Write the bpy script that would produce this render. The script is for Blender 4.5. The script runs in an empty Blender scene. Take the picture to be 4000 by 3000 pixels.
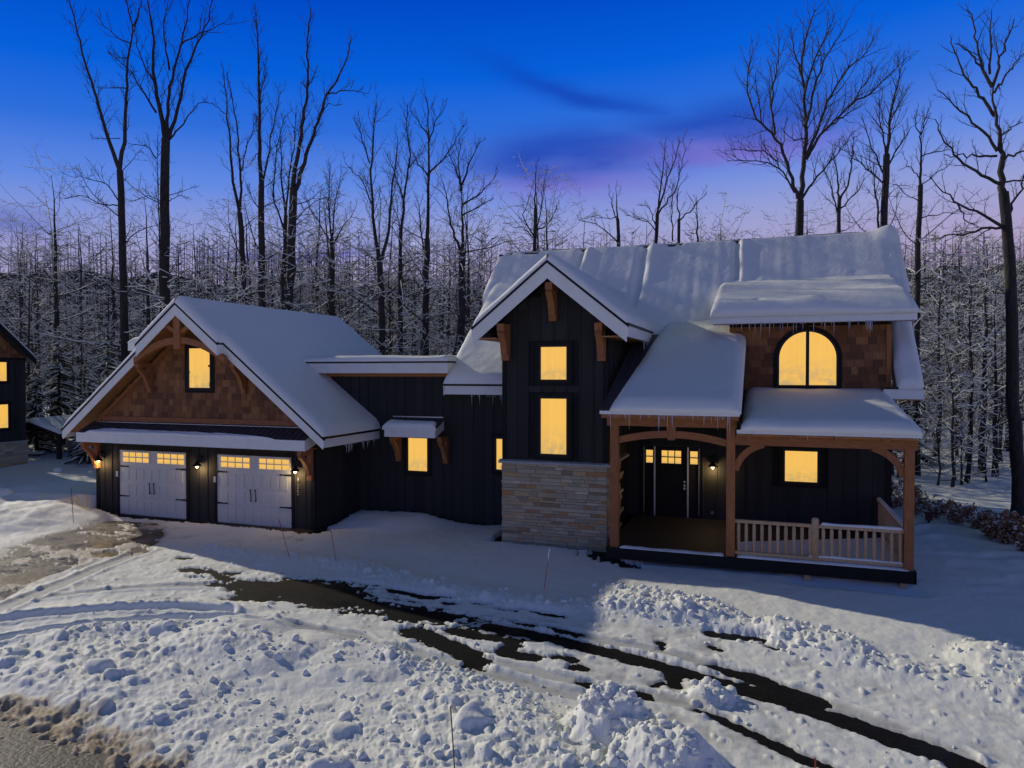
import bpy, math, random
import numpy as np
from mathutils import Matrix, Vector
R = math.radians
# ------------------------------------------------------------------ camera, world, sun
scene = bpy.context.scene
COL = scene.collection
CAMH, F, YAW, PIT = 4.7, 2800.0, R(19.3), math.atan(45 / 2800.0)
cd = bpy.data.cameras.new('camera'); cam = bpy.data.objects.new('camera', cd); COL.objects.link(cam)
cam.location = (0, 0, CAMH); cam.rotation_euler = (R(90) - PIT, 0, YAW)
cd.sensor_width = 36; cd.lens = 36 * F / 4000; cd.clip_end = 3000; cd.clip_start = .1
scene.camera = cam
vs = scene.view_settings
vs.view_transform = 'Standard'; vs.look = 'None'; vs.gamma = 1; vs.exposure = 0; vs.use_curve_mapping = False
scene.cycles.max_bounces = 5; scene.cycles.diffuse_bounces = 3; scene.cycles.glossy_bounces = 3
scene.cycles.transmission_bounces = 4; scene.cycles.transparent_max_bounces = 6
scene.cycles.use_denoising = True
scene.cycles.sample_clamp_indirect = 4

SUN_EL, SUN_AZ = R(24.9), R(68)            # azimuth: degrees left of +Y (behind the house, to its left)
sdir = Vector((-math.sin(SUN_AZ) * math.cos(SUN_EL), math.cos(SUN_AZ) * math.cos(SUN_EL), math.sin(SUN_EL)))
sl = bpy.data.lights.new('sun', 'SUN'); sl.energy = 2.75; sl.angle = R(.55); sl.color = (1, .905, .745)
so = bpy.data.objects.new('sun', sl); COL.objects.link(so)
so.rotation_euler = sdir.to_track_quat('Z', 'Y').to_euler(); so.location = (-60, 30, 60)

world = bpy.data.worlds.new('World'); scene.world = world; world.use_nodes = True
nt = world.node_tree; N = nt.nodes; L = nt.links
N.clear()
def nd(tree, typ, **kw):
    n = tree.nodes.new(typ)
    for k, v in kw.items(): setattr(n, k, v)
    return n
def s2l(c):
    return tuple(((x / 255) / 12.92 if x / 255 <= .04045 else ((x / 255 + .055) / 1.055) ** 2.4) for x in c)
def ramp(tree, stops, interp='LINEAR'):
    r = nd(tree, 'ShaderNodeValToRGB'); cr = r.color_ramp; cr.interpolation = interp
    while len(cr.elements) < len(stops): cr.elements.new(.5)
    for e, (p, c) in zip(cr.elements, stops):
        e.position = p; e.color = tuple(c) + (1,) if len(c) == 3 else c
    return r
tc = nd(nt, 'ShaderNodeTexCoord'); sep = nd(nt, 'ShaderNodeSeparateXYZ'); L.new(tc.outputs['Generated'], sep.inputs[0])
skyramp = ramp(nt, [(0.0, s2l((176, 148, 172))), (.08, s2l((180, 156, 186))), (.14, s2l((170, 161, 202))), (.19, s2l((152, 160, 212))), (.255, s2l((98, 138, 226))),
                    (.32, s2l((46, 110, 219))), (.38, s2l((6, 96, 218))), (.46, s2l((0, 74, 200))), (.56, s2l((22, 60, 118))),
                    (.68, s2l((52, 70, 80))), (1.0, s2l((68, 78, 78)))])
side = nd(nt, 'ShaderNodeVectorMath', operation='DOT_PRODUCT'); L.new(tc.outputs['Generated'], side.inputs[0]); side.inputs[1].default_value = (math.cos(YAW), math.sin(YAW), 0)
tilt = nd(nt, 'ShaderNodeMath', operation='MULTIPLY_ADD'); L.new(side.outputs['Value'], tilt.inputs[0]); tilt.inputs[1].default_value = -.055; L.new(sep.outputs['Z'], tilt.inputs[2])
L.new(tilt.outputs[0], skyramp.inputs[0])
# streaky dusk clouds: long soft bands at fixed bearings, their edges broken up by noise
def mathn(op, a, b=None):
    m = nd(nt, 'ShaderNodeMath', operation=op)
    for i, x in enumerate((a, b)):
        if x is None: continue
        if isinstance(x, (int, float)): m.inputs[i].default_value = x
        else: L.new(x, m.inputs[i])
    return m.outputs[0]
az = mathn('ARCTAN2', sep.outputs['X'], sep.outputs['Y']); el = mathn('ARCSINE', sep.outputs['Z'])
mp = nd(nt, 'ShaderNodeMapping'); mp.inputs['Scale'].default_value = (1, 1, 4); L.new(tc.outputs['Generated'], mp.inputs[0])
cn = nd(nt, 'ShaderNodeTexNoise'); cn.inputs['Scale'].default_value = 3.5; cn.inputs['Detail'].default_value = 5; cn.inputs['Roughness'].default_value = .5; L.new(mp.outputs[0], cn.inputs[0])
wob = mathn('MULTIPLY', mathn('SUBTRACT', cn.outputs[0], .5), .15)
def streak(u0, v0, u1, v1, thick, soft_end=1.0, shift=0.0):
    def ae(u, v):
        a = (u - 2000) / F; b = (1500 - v) / F
        d = Vector((-math.sin(YAW) * math.cos(PIT), math.cos(YAW) * math.cos(PIT), -math.sin(PIT))) + Vector((math.cos(YAW), math.sin(YAW), 0)) * a + Vector((0, 0, 1)) * b
        d.normalize(); return math.atan2(d.x, d.y), math.asin(d.z)
    a0, e0 = ae(u0, v0); a1, e1 = ae(u1, v1); ca, ce = (a0 + a1) / 2, (e0 + e1) / 2; ln = math.hypot(a1 - a0, e1 - e0); cx, sx = (a1 - a0) / ln, (e1 - e0) / ln
    da = mathn('SUBTRACT', az, ca); de = mathn('ADD', mathn('SUBTRACT', el, ce - shift), mathn('MULTIPLY', wob, .55))
    p = mathn('DIVIDE', mathn('ADD', mathn('MULTIPLY', da, cx), mathn('MULTIPLY', de, sx)), ln * .55 * soft_end)
    q = mathn('DIVIDE', mathn('SUBTRACT', mathn('MULTIPLY', de, cx), mathn('MULTIPLY', da, sx)), thick)
    r2 = mathn('ADD', mathn('POWER', mathn('ABSOLUTE', p), 2.5), mathn('POWER', mathn('ABSOLUTE', q), 2))
    return mathn('MULTIPLY', mathn('EXPONENT', mathn('MULTIPLY', r2, -1)), mathn('ADD', mathn('MULTIPLY', cn.outputs[0], 1.1), .25))
dark = None; pink = None
for u0, v0, u1, v1, th, wd, wp in ((1880, 620, 2600, 600, .027, 1.15, .65), (2400, 560, 3250, 430, .022, 1.0, .75), (1950, 260, 2700, 510, .014, .75, 0), (850, 990, 1450, 960, .010, .6, .2), (-200, 850, 250, 880, .012, .5, .2),
                                (3300, 1040, 4100, 980, .012, .1, .3), (-1500, 300, -600, 420, .016, .5, .4), (4600, 500, 5600, 420, .018, .6, .4)):
    a = mathn('MULTIPLY', streak(u0, v0, u1, v1, th), wd); dark = a if dark is None else mathn('MAXIMUM', dark, a)
    if wp: p_ = mathn('MULTIPLY', streak(u0, v0, u1, v1, th * .8, 1.0, th * 1.3), wp); pink = p_ if pink is None else mathn('MAXIMUM', pink, p_)
mix1 = nd(nt, 'ShaderNodeMix', data_type='RGBA'); L.new(mathn('MINIMUM', pink, 1.0), mix1.inputs[0]); L.new(skyramp.outputs[0], mix1.inputs[6]); mix1.inputs[7].default_value = s2l((136, 104, 196)) + (1,)
mix2 = nd(nt, 'ShaderNodeMix', data_type='RGBA'); L.new(mathn('MINIMUM', dark, 1.0), mix2.inputs[0]); L.new(mix1.outputs[2], mix2.inputs[6]); mix2.inputs[7].default_value = s2l((16, 56, 172)) + (1,)
bg = nd(nt, 'ShaderNodeBackground'); bg.inputs[1].default_value = 1.0
L.new(mix2.outputs[2], bg.inputs[0])
wo = nd(nt, 'ShaderNodeOutputWorld'); L.new(bg.outputs[0], wo.inputs[0])

# ------------------------------------------------------------------ pixel helpers (a pixel of the photograph -> a ray -> the thing it touches)
_fw = np.array([-math.sin(YAW) * math.cos(PIT), math.cos(YAW) * math.cos(PIT), -math.sin(PIT)])
_rt = np.array([math.cos(YAW), math.sin(YAW), 0]); _up = np.cross(_rt, _fw); _o = np.array([0, 0, CAMH])
def ray(u, v): return _fw + (u - 2000) / F * _rt + (1500 - v) / F * _up
def onz(u, v, z=0.0): d = ray(u, v); return _o + (z - CAMH) / d[2] * d
def ondepth(u, v, t): return _o + t * ray(u, v)

# ------------------------------------------------------------------ object helpers
def tag(o, label=None, cat=None, group=None, kind=None):
    if label: o['label'] = label
    if cat: o['category'] = cat
    if group: o['group'] = group
    if kind: o['kind'] = kind
    return o
def setparent(o, parent):
    if parent is not None:
        o.parent = parent
        o.matrix_parent_inverse = wmat(parent).inverted()
WM = {}
def wmat(o):
    return WM.get(o.name, Matrix.Identity(4))
def empty(name, loc=(0, 0, 0), rz=0):
    o = bpy.data.objects.new(name, None); COL.objects.link(o); o.location = loc; o.rotation_euler = (0, 0, rz)
    o.empty_display_size = .3
    WM[o.name] = Matrix.Translation(Vector(loc)) @ Matrix.Rotation(rz, 4, 'Z')
    return o
def meshdata(name, v, f, mat=None, smooth=False):
    me = bpy.data.meshes.new(name)
    if isinstance(v, np.ndarray) and isinstance(f, np.ndarray):
        v = np.ascontiguousarray(v, np.float32); nf, k = f.shape
        me.vertices.add(len(v)); me.vertices.foreach_set('co', v.ravel())
        me.loops.add(nf * k); me.loops.foreach_set('vertex_index', np.ascontiguousarray(f, np.int32).ravel())
        me.polygons.add(nf); me.polygons.foreach_set('loop_start', np.arange(nf, dtype=np.int32) * k)
        me.update(calc_edges=True)
    else:
        me.from_pydata([tuple(p) for p in v], [], f)
    if mat is not None: me.materials.append(mat)
    if smooth: me.polygons.foreach_set('use_smooth', np.ones(len(me.polygons), bool))
    return me
def obj(name, me, parent=None, loc=None, rot=None, scale=None):
    o = bpy.data.objects.new(name, me); COL.objects.link(o)
    if loc is not None: o.location = loc
    if rot is not None: o.rotation_euler = rot
    if scale is not None: o.scale = scale
    setparent(o, parent)
    return o
class MB:
    def __init__(s): s.v = []; s.f = []
    def add(s, v, f):
        n = len(s.v); s.v += [tuple(p) for p in v]; s.f += [tuple(i + n for i in q) for q in f]; return s
    def hexa(s, b, t):           # 4 bottom points (ccw from above), 4 top points
        return s.add(list(b) + list(t), [(3, 2, 1, 0), (4, 5, 6, 7), (0, 1, 5, 4), (1, 2, 6, 5), (2, 3, 7, 6), (3, 0, 4, 7)])
    def box(s, x0, x1, y0, y1, z0, z1):
        return s.hexa([(x0, y0, z0), (x1, y0, z0), (x1, y1, z0), (x0, y1, z0)], [(x0, y0, z1), (x1, y0, z1), (x1, y1, z1), (x0, y1, z1)])
    def slab(s, pts, th):        # 4 top points, dropped straight down by th
        a = [tuple(p) for p in pts]; return s.hexa([(x, y, z - th) for x, y, z in a], a)
    def prism_y(s, poly, y0, y1):   # polygon in x,z (counter-clockwise seen from -y) extruded in y
        n = len(poly)
        return s.add([(x, y0, z) for x, z in poly] + [(x, y1, z) for x, z in poly],
                     [tuple(range(n)), tuple(range(2 * n - 1, n - 1, -1))] + [((i + 1) % n, i, i + n, (i + 1) % n + n) for i in range(n)])
    def prism_x(s, poly, x0, x1):   # polygon in y,z extruded in x
        n = len(poly)
        return s.add([(x0, y, z) for y, z in poly] + [(x1, y, z) for y, z in poly],
                     [tuple(range(n - 1, -1, -1)), tuple(range(n, 2 * n))] + [(i, (i + 1) % n, (i + 1) % n + n, i + n) for i in range(n)])
    def tube(s, p, r, sides=8, cap=True):
        p = [Vector(q) for q in p]; rr = r if hasattr(r, '__len__') else [r] * len(p); base = len(s.v); n = len(p)
        for i in range(n):
            d = (p[min(i + 1, n - 1)] - p[max(i - 1, 0)]).normalized()
            a = d.orthogonal().normalized() if abs(d.z) < .99 else Vector((1, 0, 0)); a = (a - d * a.dot(d)).normalized(); b = d.cross(a)
            for k in range(sides):
                t = 2 * math.pi * k / sides; s.v.append(tuple(p[i] + (a * math.cos(t) + b * math.sin(t)) * rr[i]))
        for i in range(n - 1):
            for k in range(sides):
                q = base + i * sides; k2 = (k + 1) % sides; s.f.append((q + k, q + k2, q + sides + k2, q + sides + k))
        if cap:
            s.f.append(tuple(base + k for k in range(sides - 1, -1, -1))); s.f.append(tuple(base + (n - 1) * sides + k for k in range(sides)))
        return s
    def build(s, name, mat, parent=None, smooth=False):
        return obj(name, meshdata(name, s.v, s.f, mat, smooth), parent)

# ------------------------------------------------------------------ materials
MATS = {}
def mat(name, fn):
    m = bpy.data.materials.new(name); m.use_nodes = True; t = m.node_tree; t.nodes.clear()
    out = nd(t, 'ShaderNodeOutputMaterial'); p = nd(t, 'ShaderNodeBsdfPrincipled'); t.links.new(p.outputs[0], out.inputs[0])
    fn(t, p, out); MATS[name] = m; return m
def noise(t, scale, detail=3, vec=None, rough=.5, coord='Object', stretch=None):
    tcn = nd(t, 'ShaderNodeTexCoord'); src = vec or tcn.outputs[coord]
    if stretch:
        mp = nd(t, 'ShaderNodeMapping'); mp.inputs['Scale'].default_value = stretch; t.links.new(src, mp.inputs[0]); src = mp.outputs[0]
    n = nd(t, 'ShaderNodeTexNoise'); n.inputs['Scale'].default_value = scale; n.inputs['Detail'].default_value = detail; n.inputs['Roughness'].default_value = rough
    t.links.new(src, n.inputs[0]); return n.outputs[0]
def bump(t, p, h, strength, dist=.02):
    b = nd(t, 'ShaderNodeBump'); b.inputs['Strength'].default_value = strength; b.inputs['Distance'].default_value = dist
    t.links.new(h, b.inputs['Height']); t.links.new(b.outputs[0], p.inputs['Normal'])
def mixc(t, f, a, b):
    m = nd(t, 'ShaderNodeMix', data_type='RGBA')
    for i, x in ((0, f), (6, a), (7, b)):
        if isinstance(x, tuple): m.inputs[i].default_value = x + (1,) if len(x) == 3 else x
        elif isinstance(x, (int, float)): m.inputs[i].default_value = x
        else: t.links.new(x, m.inputs[i])
    return m.outputs[2]
def mrange(t, x, a, b, c=0, d=1):
    m = nd(t, 'ShaderNodeMapRange'); m.inputs[1].default_value = a; m.inputs[2].default_value = b; m.inputs[3].default_value = c; m.inputs[4].default_value = d
    t.links.new(x, m.inputs[0]); return m.outputs[0]
def simple(name, col, rough=.7, var=.15, scale=6, stretch=None, rnd=0, metal=0, bstr=.15, bdist=.01, spec=.3):
    def fn(t, p, o):
        n = noise(t, scale, 4, stretch=stretch)
        a = tuple(c * (1 - var) for c in col); b = tuple(min(1, c * (1 + var)) for c in col)
        c = mixc(t, mrange(t, n, .3, .7), a, b)
        if rnd:
            oi = nd(t, 'ShaderNodeObjectInfo'); hs = nd(t, 'ShaderNodeHueSaturation')
            t.links.new(mrange(t, oi.outputs['Random'], 0, 1, 1 - rnd, 1 + rnd), hs.inputs['Value']); t.links.new(c, hs.inputs['Color']); c = hs.outputs[0]
        t.links.new(c, p.inputs['Base Color']); p.inputs['Roughness'].default_value = rough; p.inputs['Metallic'].default_value = metal
        p.inputs['Specular IOR Level'].default_value = spec
        if bstr: bump(t, p, n, bstr, bdist)
    return mat(name, fn)
SNOWC = (.82, .83, .765)
def _snow(t, p, o):
    n1 = noise(t, 9, 4); n2 = noise(t, 60, 2)
    add = nd(t, 'ShaderNodeMath', operation='MULTIPLY_ADD'); add.inputs[1].default_value = .25; t.links.new(n2, add.inputs[0]); t.links.new(n1, add.inputs[2])
    p.inputs['Base Color'].default_value = SNOWC + (1,); p.inputs['Roughness'].default_value = .75; p.inputs['Specular IOR Level'].default_value = .2
    bump(t, p, add.outputs[0], .35, .03)
M_SNOW = mat('snow', _snow)
def _ground(t, p, o):
    def attr(n):
        a = nd(t, 'ShaderNodeAttribute'); a.attribute_name = n; return a.outputs['Fac']
    n1 = noise(t, 7, 5, rough=.6); n2 = noise(t, 45, 3)
    thin, dirt = attr('thin'), attr('dirt')
    c = mixc(t, thin, SNOWC, (.30, .30, .29))
    dn = nd(t, 'ShaderNodeMath', operation='MULTIPLY'); t.links.new(dirt, dn.inputs[0]); t.links.new(mrange(t, n1, .25, .6, .55, 1), dn.inputs[1])
    c = mixc(t, dn.outputs[0], c, (.36, .26, .15))
    t.links.new(c, p.inputs['Base Color']); p.inputs['Roughness'].default_value = .7; p.inputs['Specular IOR Level'].default_value = .25
    add = nd(t, 'ShaderNodeMath', operation='MULTIPLY_ADD'); add.inputs[1].default_value = .3; t.links.new(n2, add.inputs[0]); t.links.new(n1, add.inputs[2])
    bump(t, p, add.outputs[0], .4, .035)
M_GSNOW = mat('ground_snow', _ground)
def _asphalt(t, p, o):
    n1 = noise(t, 1.3, 4); n2 = noise(t, 90, 2); n3 = noise(t, 14, 5, rough=.7)
    c = mixc(t, mrange(t, n2, .4, .7), (.006, .006, .006), (.017, .017, .016))
    c = mixc(t, mrange(t, n3, .58, .70, 0, .30), c, (.14, .135, .12)); t.links.new(c, p.inputs['Base Color'])
    t.links.new(mrange(t, n1, .35, .6, .42, .75), p.inputs['Roughness']); p.inputs['Specular IOR Level'].default_value = .06
    bump(t, p, n3, .5, .02)
M_ASPH = mat('asphalt', _asphalt)
def _apron(t, p, o):
    n1 = noise(t, .9, 4); n2 = noise(t, 30, 3); n3 = noise(t, 3.5, 5, rough=.6)
    c = mixc(t, mrange(t, n3, .35, .65), (.028, .022, .014), (.12, .09, .055)); t.links.new(c, p.inputs['Base Color'])
    t.links.new(mrange(t, n1, .4, .6, .3, .65), p.inputs['Roughness']); p.inputs['Specular IOR Level'].default_value = .2; bump(t, p, n3, .8, .03)
M_APRON = mat('wet_concrete', _apron)
M_SIDING = simple('charcoal_siding', (.034, .034, .031), .7, .18, 3, (6, 6, .6), rnd=.18, spec=.15)
M_TRIMDK = simple('charcoal_trim', (.016, .016, .0145), .65, .1, 4, spec=.12)
M_BLACK = simple('black_metal', (.012, .012, .013), .4, .1, 10, metal=.3)
M_WHITE = simple('white_trim', (.78, .785, .72), .55, .04, 4)
M_WOOD = simple('cedar_timber', (.32, .128, .046), .7, .25, 5, (8, 8, .8), rnd=.1)
M_WOODX = simple('cedar_beam', (.32, .128, .046), .7, .25, 5, (.8, 8, 8), rnd=.1)
M_RAIL = simple('pale_log', (.52, .36, .2), .75, .18, 6, (6, 6, 1), rnd=.1)
M_SOFFIT = simple('pine_soffit', (.42, .19, .07), .7, .2, 4, (8, .8, 8))
M_ROOF = simple('dark_metal_roof', (.10, .095, .10), .45, .1, 5, metal=.4)
M_CAP = simple('stone_cap', (.40, .39, .36), .8, .12, 8)
M_DOORW = simple('garage_door_white', (.60, .605, .53), .5, .03, 3)
M_GREY = simple('grey_metal', (.5, .5, .5), .35, .05, 10, metal=.6)
def _shingle(t, p, o):
    n = noise(t, 4, 4, stretch=(1, 1, .15), coord='Object'); oi = nd(t, 'ShaderNodeObjectInfo')
    r = ramp(t, [(0, (.12, .048, .014)), (.35, (.2, .08, .023)), (.7, (.27, .108, .031)), (1, (.36, .165, .055))]); t.links.new(oi.outputs['Random'], r.inputs[0])
    c = mixc(t, mrange(t, n, .3, .7, 0, .45), r.outputs[0], (.07, .03, .016)); t.links.new(c, p.inputs['Base Color']); p.inputs['Roughness'].default_value = .8
    bump(t, p, n, .3, .01)
M_SHING = mat('cedar_shingle', _shingle)
def _stone(t, p, o):
    n = noise(t, 2.2, 5, rough=.65); oi = nd(t, 'ShaderNodeObjectInfo')
    r = ramp(t, [(0, (.40, .34, .21)), (.3, (.47, .41, .26)), (.45, (.55, .48, .31)), (.6, (.34, .30, .19)), (.72, (.54, .39, .19)), (.80, (.52, .24, .065)), (.88, (.22, .165, .10)), (1, (.70, .63, .43))])
    t.links.new(oi.outputs['Random'], r.inputs[0])
    c = mixc(t, mrange(t, n, .35, .75, 0, .6), r.outputs[0], (.35, .28, .18)); t.links.new(c, p.inputs['Base Color']); p.inputs['Roughness'].default_value = .85
    bump(t, p, n, .6, .03)
M_STONE = mat('ledge_stone', _stone)
M_MORTAR = simple('stone_backing', (.12, .115, .105), .9)
def _lit(t, p, o):
    tcn = nd(t, 'ShaderNodeTexCoord'); s = nd(t, 'ShaderNodeSeparateXYZ'); t.links.new(tcn.outputs['Generated'], s.inputs[0])
    oi = nd(t, 'ShaderNodeObjectInfo'); off = nd(t, 'ShaderNodeVectorMath', operation='ADD'); t.links.new(tcn.outputs['Object'], off.inputs[0]); t.links.new(oi.outputs['Random'], off.inputs[1])
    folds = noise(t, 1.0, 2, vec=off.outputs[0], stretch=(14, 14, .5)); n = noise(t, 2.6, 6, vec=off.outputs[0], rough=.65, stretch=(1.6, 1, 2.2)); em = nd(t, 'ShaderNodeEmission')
    low = mrange(t, s.outputs['Z'], .55, .05)                       # blotchy reflection of snowy woods, painted into the lower half's emission colour
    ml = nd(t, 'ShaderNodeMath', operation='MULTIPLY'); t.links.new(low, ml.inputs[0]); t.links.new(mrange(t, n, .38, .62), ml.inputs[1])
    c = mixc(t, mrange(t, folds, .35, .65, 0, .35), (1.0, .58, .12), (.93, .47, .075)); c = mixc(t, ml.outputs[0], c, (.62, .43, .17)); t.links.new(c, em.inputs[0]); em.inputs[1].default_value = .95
    gl = nd(t, 'ShaderNodeBsdfGlossy'); gl.inputs['Roughness'].default_value = .03
    fr = nd(t, 'ShaderNodeFresnel'); fr.inputs[0].default_value = 1.5
    mx = nd(t, 'ShaderNodeMixShader'); t.links.new(fr.outputs[0], mx.inputs[0]); t.links.new(em.outputs[0], mx.inputs[1]); t.links.new(gl.outputs[0], mx.inputs[2])
    t.links.new(mx.outputs[0], o.inputs[0])
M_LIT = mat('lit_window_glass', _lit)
def _bulb(t, p, o):
    em = nd(t, 'ShaderNodeEmission'); em.inputs[0].default_value = (1, .72, .36, 1); em.inputs[1].default_value = 11; t.links.new(em.outputs[0], o.inputs[0])
M_BULB = mat('lamp_bulb', _bulb)
def _ice(t, p, o):
    p.inputs['Base Color'].default_value = (.8, .85, .9, 1); p.inputs['Roughness'].default_value = .12; p.inputs['IOR'].default_value = 1.31
    p.inputs['Transmission Weight'].default_value = .6
M_ICE = mat('ice', _ice)
def _bark(t, p, o):
    n = noise(t, 6, 4, stretch=(3, 3, .7)); oi = nd(t, 'ShaderNodeObjectInfo')
    c = mixc(t, mrange(t, n, .3, .7), (.016, .013, .011), (.055, .046, .039)); hs = nd(t, 'ShaderNodeHueSaturation')
    t.links.new(mrange(t, oi.outputs['Random'], 0, 1, .7, 1.25), hs.inputs['Value']); t.links.new(c, hs.inputs['Color'])
    t.links.new(hs.outputs[0], p.inputs['Base Color']); p.inputs['Roughness'].default_value = .9; bump(t, p, n, .6, .03)
M_BARK = mat('bark', _bark)
M_TSNOW = simple('branch_snow', SNOWC, .8, .03, 5, bstr=0)
def _leaf(t, p, o):
    gi = nd(t, 'ShaderNodeNewGeometry'); r = ramp(t, [(0, (.2, .075, .03)), (.5, (.38, .17, .07)), (1, (.5, .28, .13))])
    t.links.new(gi.outputs['Random Per Island'], r.inputs[0]); t.links.new(r.outputs[0], p.inputs['Base Color']); p.inputs['Roughness'].default_value = .8
M_LEAF = mat('dead_leaf', _leaf)
M_RED = simple('red_stake', (.42, .03, .025), .5, .05, 4, bstr=0)
M_REDWOOD = simple('red_painted_wood', (.13, .03, .025), .7, .2, 6)

# ------------------------------------------------------------------ numpy noise
def _hash(ix, iy, s):
    h = (ix.astype(np.int64) * 374761393 + iy.astype(np.int64) * 668265263 + s * 974634777) & 0xffffffff
    h = ((h ^ (h >> 13)) * 1274126177) & 0xffffffff
    return ((h ^ (h >> 16)) & 0xffffff) / float(0xffffff)
def vnoise(x, y, s=0):
    ix = np.floor(x); iy = np.floor(y); fx = x - ix; fy = y - iy; fx = fx * fx * (3 - 2 * fx); fy = fy * fy * (3 - 2 * fy)
    a = _hash(ix, iy, s); b = _hash(ix + 1, iy, s); c = _hash(ix, iy + 1, s); d = _hash(ix + 1, iy + 1, s)
    return (a + (b - a) * fx) * (1 - fy) + (c + (d - c) * fx) * fy
def fbm(x, y, o=4, s=0, g=.5):
    t = 0; a = 1; n = 0
    for i in range(o): t = t + a * vnoise(x * 2 ** i + 17.3 * i, y * 2 ** i - 9.1 * i, s + i); n += a; a *= g
    return t / n
def lumps(x, y, cell, s, dens=.8, rmin=.25, rmax=.62, where=None):
    """irregular snow clods: height field, one clod for each cell, worked out only where a mask is set"""
    if where is not None:
        out = np.zeros_like(x); m = where > 1e-3
        if m.any(): out[m] = lumps(x[m], y[m], cell, s, dens, rmin, rmax)
        return out
    gx = x / cell; gy = y / cell
    gx, gy = gx + .55 * (vnoise(gx * 1.1, gy * 1.1, s + 60) - .5) + .22 * (vnoise(gx * 3.1, gy * 3.1, s + 62) - .5), gy + .55 * (vnoise(gx * 1.1, gy * 1.1, s + 61) - .5) + .22 * (vnoise(gx * 3.1, gy * 3.1, s + 63) - .5)
    ix = np.floor(gx); iy = np.floor(gy); out = np.zeros_like(x)
    for dx in (-1, 0, 1):
        for dy in (-1, 0, 1):
            cx = ix + dx; cy = iy + dy; h0 = _hash(cx, cy, s); h1 = _hash(cx, cy, s + 1); h2 = _hash(cx, cy, s + 2); h3 = _hash(cx, cy, s + 3)
            r = rmin + (rmax - rmin) * h2 * h2; an = 39.0 * h2; ca = np.cos(an); sa = np.sin(an); ex = .7 + .6 * h1
            qx = gx - cx - h0; qy = gy - cy - h1; d2 = ((qx * ca + qy * sa) * ex) ** 2 + ((-qx * sa + qy * ca) / ex) ** 2
            out = np.maximum(out, np.where(h3 < dens, np.sqrt(np.maximum(r * r - d2, 0)) * (.5 + .8 * h0), 0))
    return out * cell
def sstep(x, a, b):
    t = np.clip((x - a) / (b - a), 0, 1); return t * t * (3 - 2 * t)
def dline(x, y, pts):
    d = np.full(x.shape, 1e9)
    for (x0, y0), (x1, y1) in zip(pts[:-1], pts[1:]):
        vx, vy = x1 - x0, y1 - y0; l2 = vx * vx + vy * vy + 1e-9
        t = np.clip(((x - x0) * vx + (y - y0) * vy) / l2, 0, 1)
        d = np.minimum(d, np.hypot(x - x0 - t * vx, y - y0 - t * vy))
    return d
def inside(x, y, poly):
    r = np.zeros(x.shape, bool); n = len(poly)
    for i in range(n):
        x0, y0 = poly[i]; x1, y1 = poly[(i + 1) % n]
        c = ((y0 > y) != (y1 > y)) & (x < (x1 - x0) * (y - y0) / (y1 - y0 + 1e-12) + x0); r ^= c
    return r
def sdist(x, y, poly):     # >0 inside
    d = dline(x, y, poly + poly[:1]); return np.where(inside(x, y, poly), d, -d)

# ------------------------------------------------------------------ ground: asphalt and concrete sheets, snow lying over them
def G(pts, ox, oy=2000, s=1.58, z=.03): return [tuple(onz(ox + x / s, oy + y / s, z)[:2]) for x, y in pts]
A6 = lambda p: G(p, 0); A7 = lambda p: G(p, 1300); A8 = lambda p: G(p, 2600)
up_edge = A6([(-700, 260), (-200, 170), (230, 150), (520, 85), (650, 55), (1900, 140), (1960, 190), (1560, 330), (2180, 425)]) + \
    A7([(350, 455), (720, 520), (1000, 575), (1430, 630), (1660, 625)]) + A8([(0, 640), (280, 735), (560, 765), (720, 850), (1000, 935), (1500, 1050), (2000, 1180), (2500, 1310), (3300, 1560)])
lo_edge = A6([(-900, 780), (-300, 760), (0, 800), (400, 745), (800, 690), (1200, 672), (1500, 690), (1690, 730), (2050, 800)]) + \
    A7([(260, 885), (480, 955), (750, 1010), (1150, 1125), (1300, 1225), (1560, 1330)]) + A8([(0, 1330), (350, 1450), (600, 1580), (1100, 1800)])
DRIVE = up_edge + lo_edge[::-1]
ROAD = A6([(-900, 960), (-400, 1060), (0, 1210), (260, 1290), (520, 1395), (760, 1500), (900, 1575), (1300, 1760), (1300, 2600), (-900, 2600)])
APRON = A6([(-500, 330), (0, 240), (240, 150), (520, 85), (650, 40), (1000, 60), (1040, 150), (900, 260), (700, 285), (480, 340), (300, 400), (0, 560), (-500, 700)])
bigbare = A6([(1150, 350), (1480, 372), (1500, 395), (1850, 408), (2180, 440)]) + A7([(360, 535), (600, 598), (860, 655), (1060, 705), (1100, 735), (880, 745), (620, 700), (340, 640), (120, 615), (-60, 585)]) + A6([(1760, 545), (1430, 540), (1450, 500), (1240, 400)])
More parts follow.
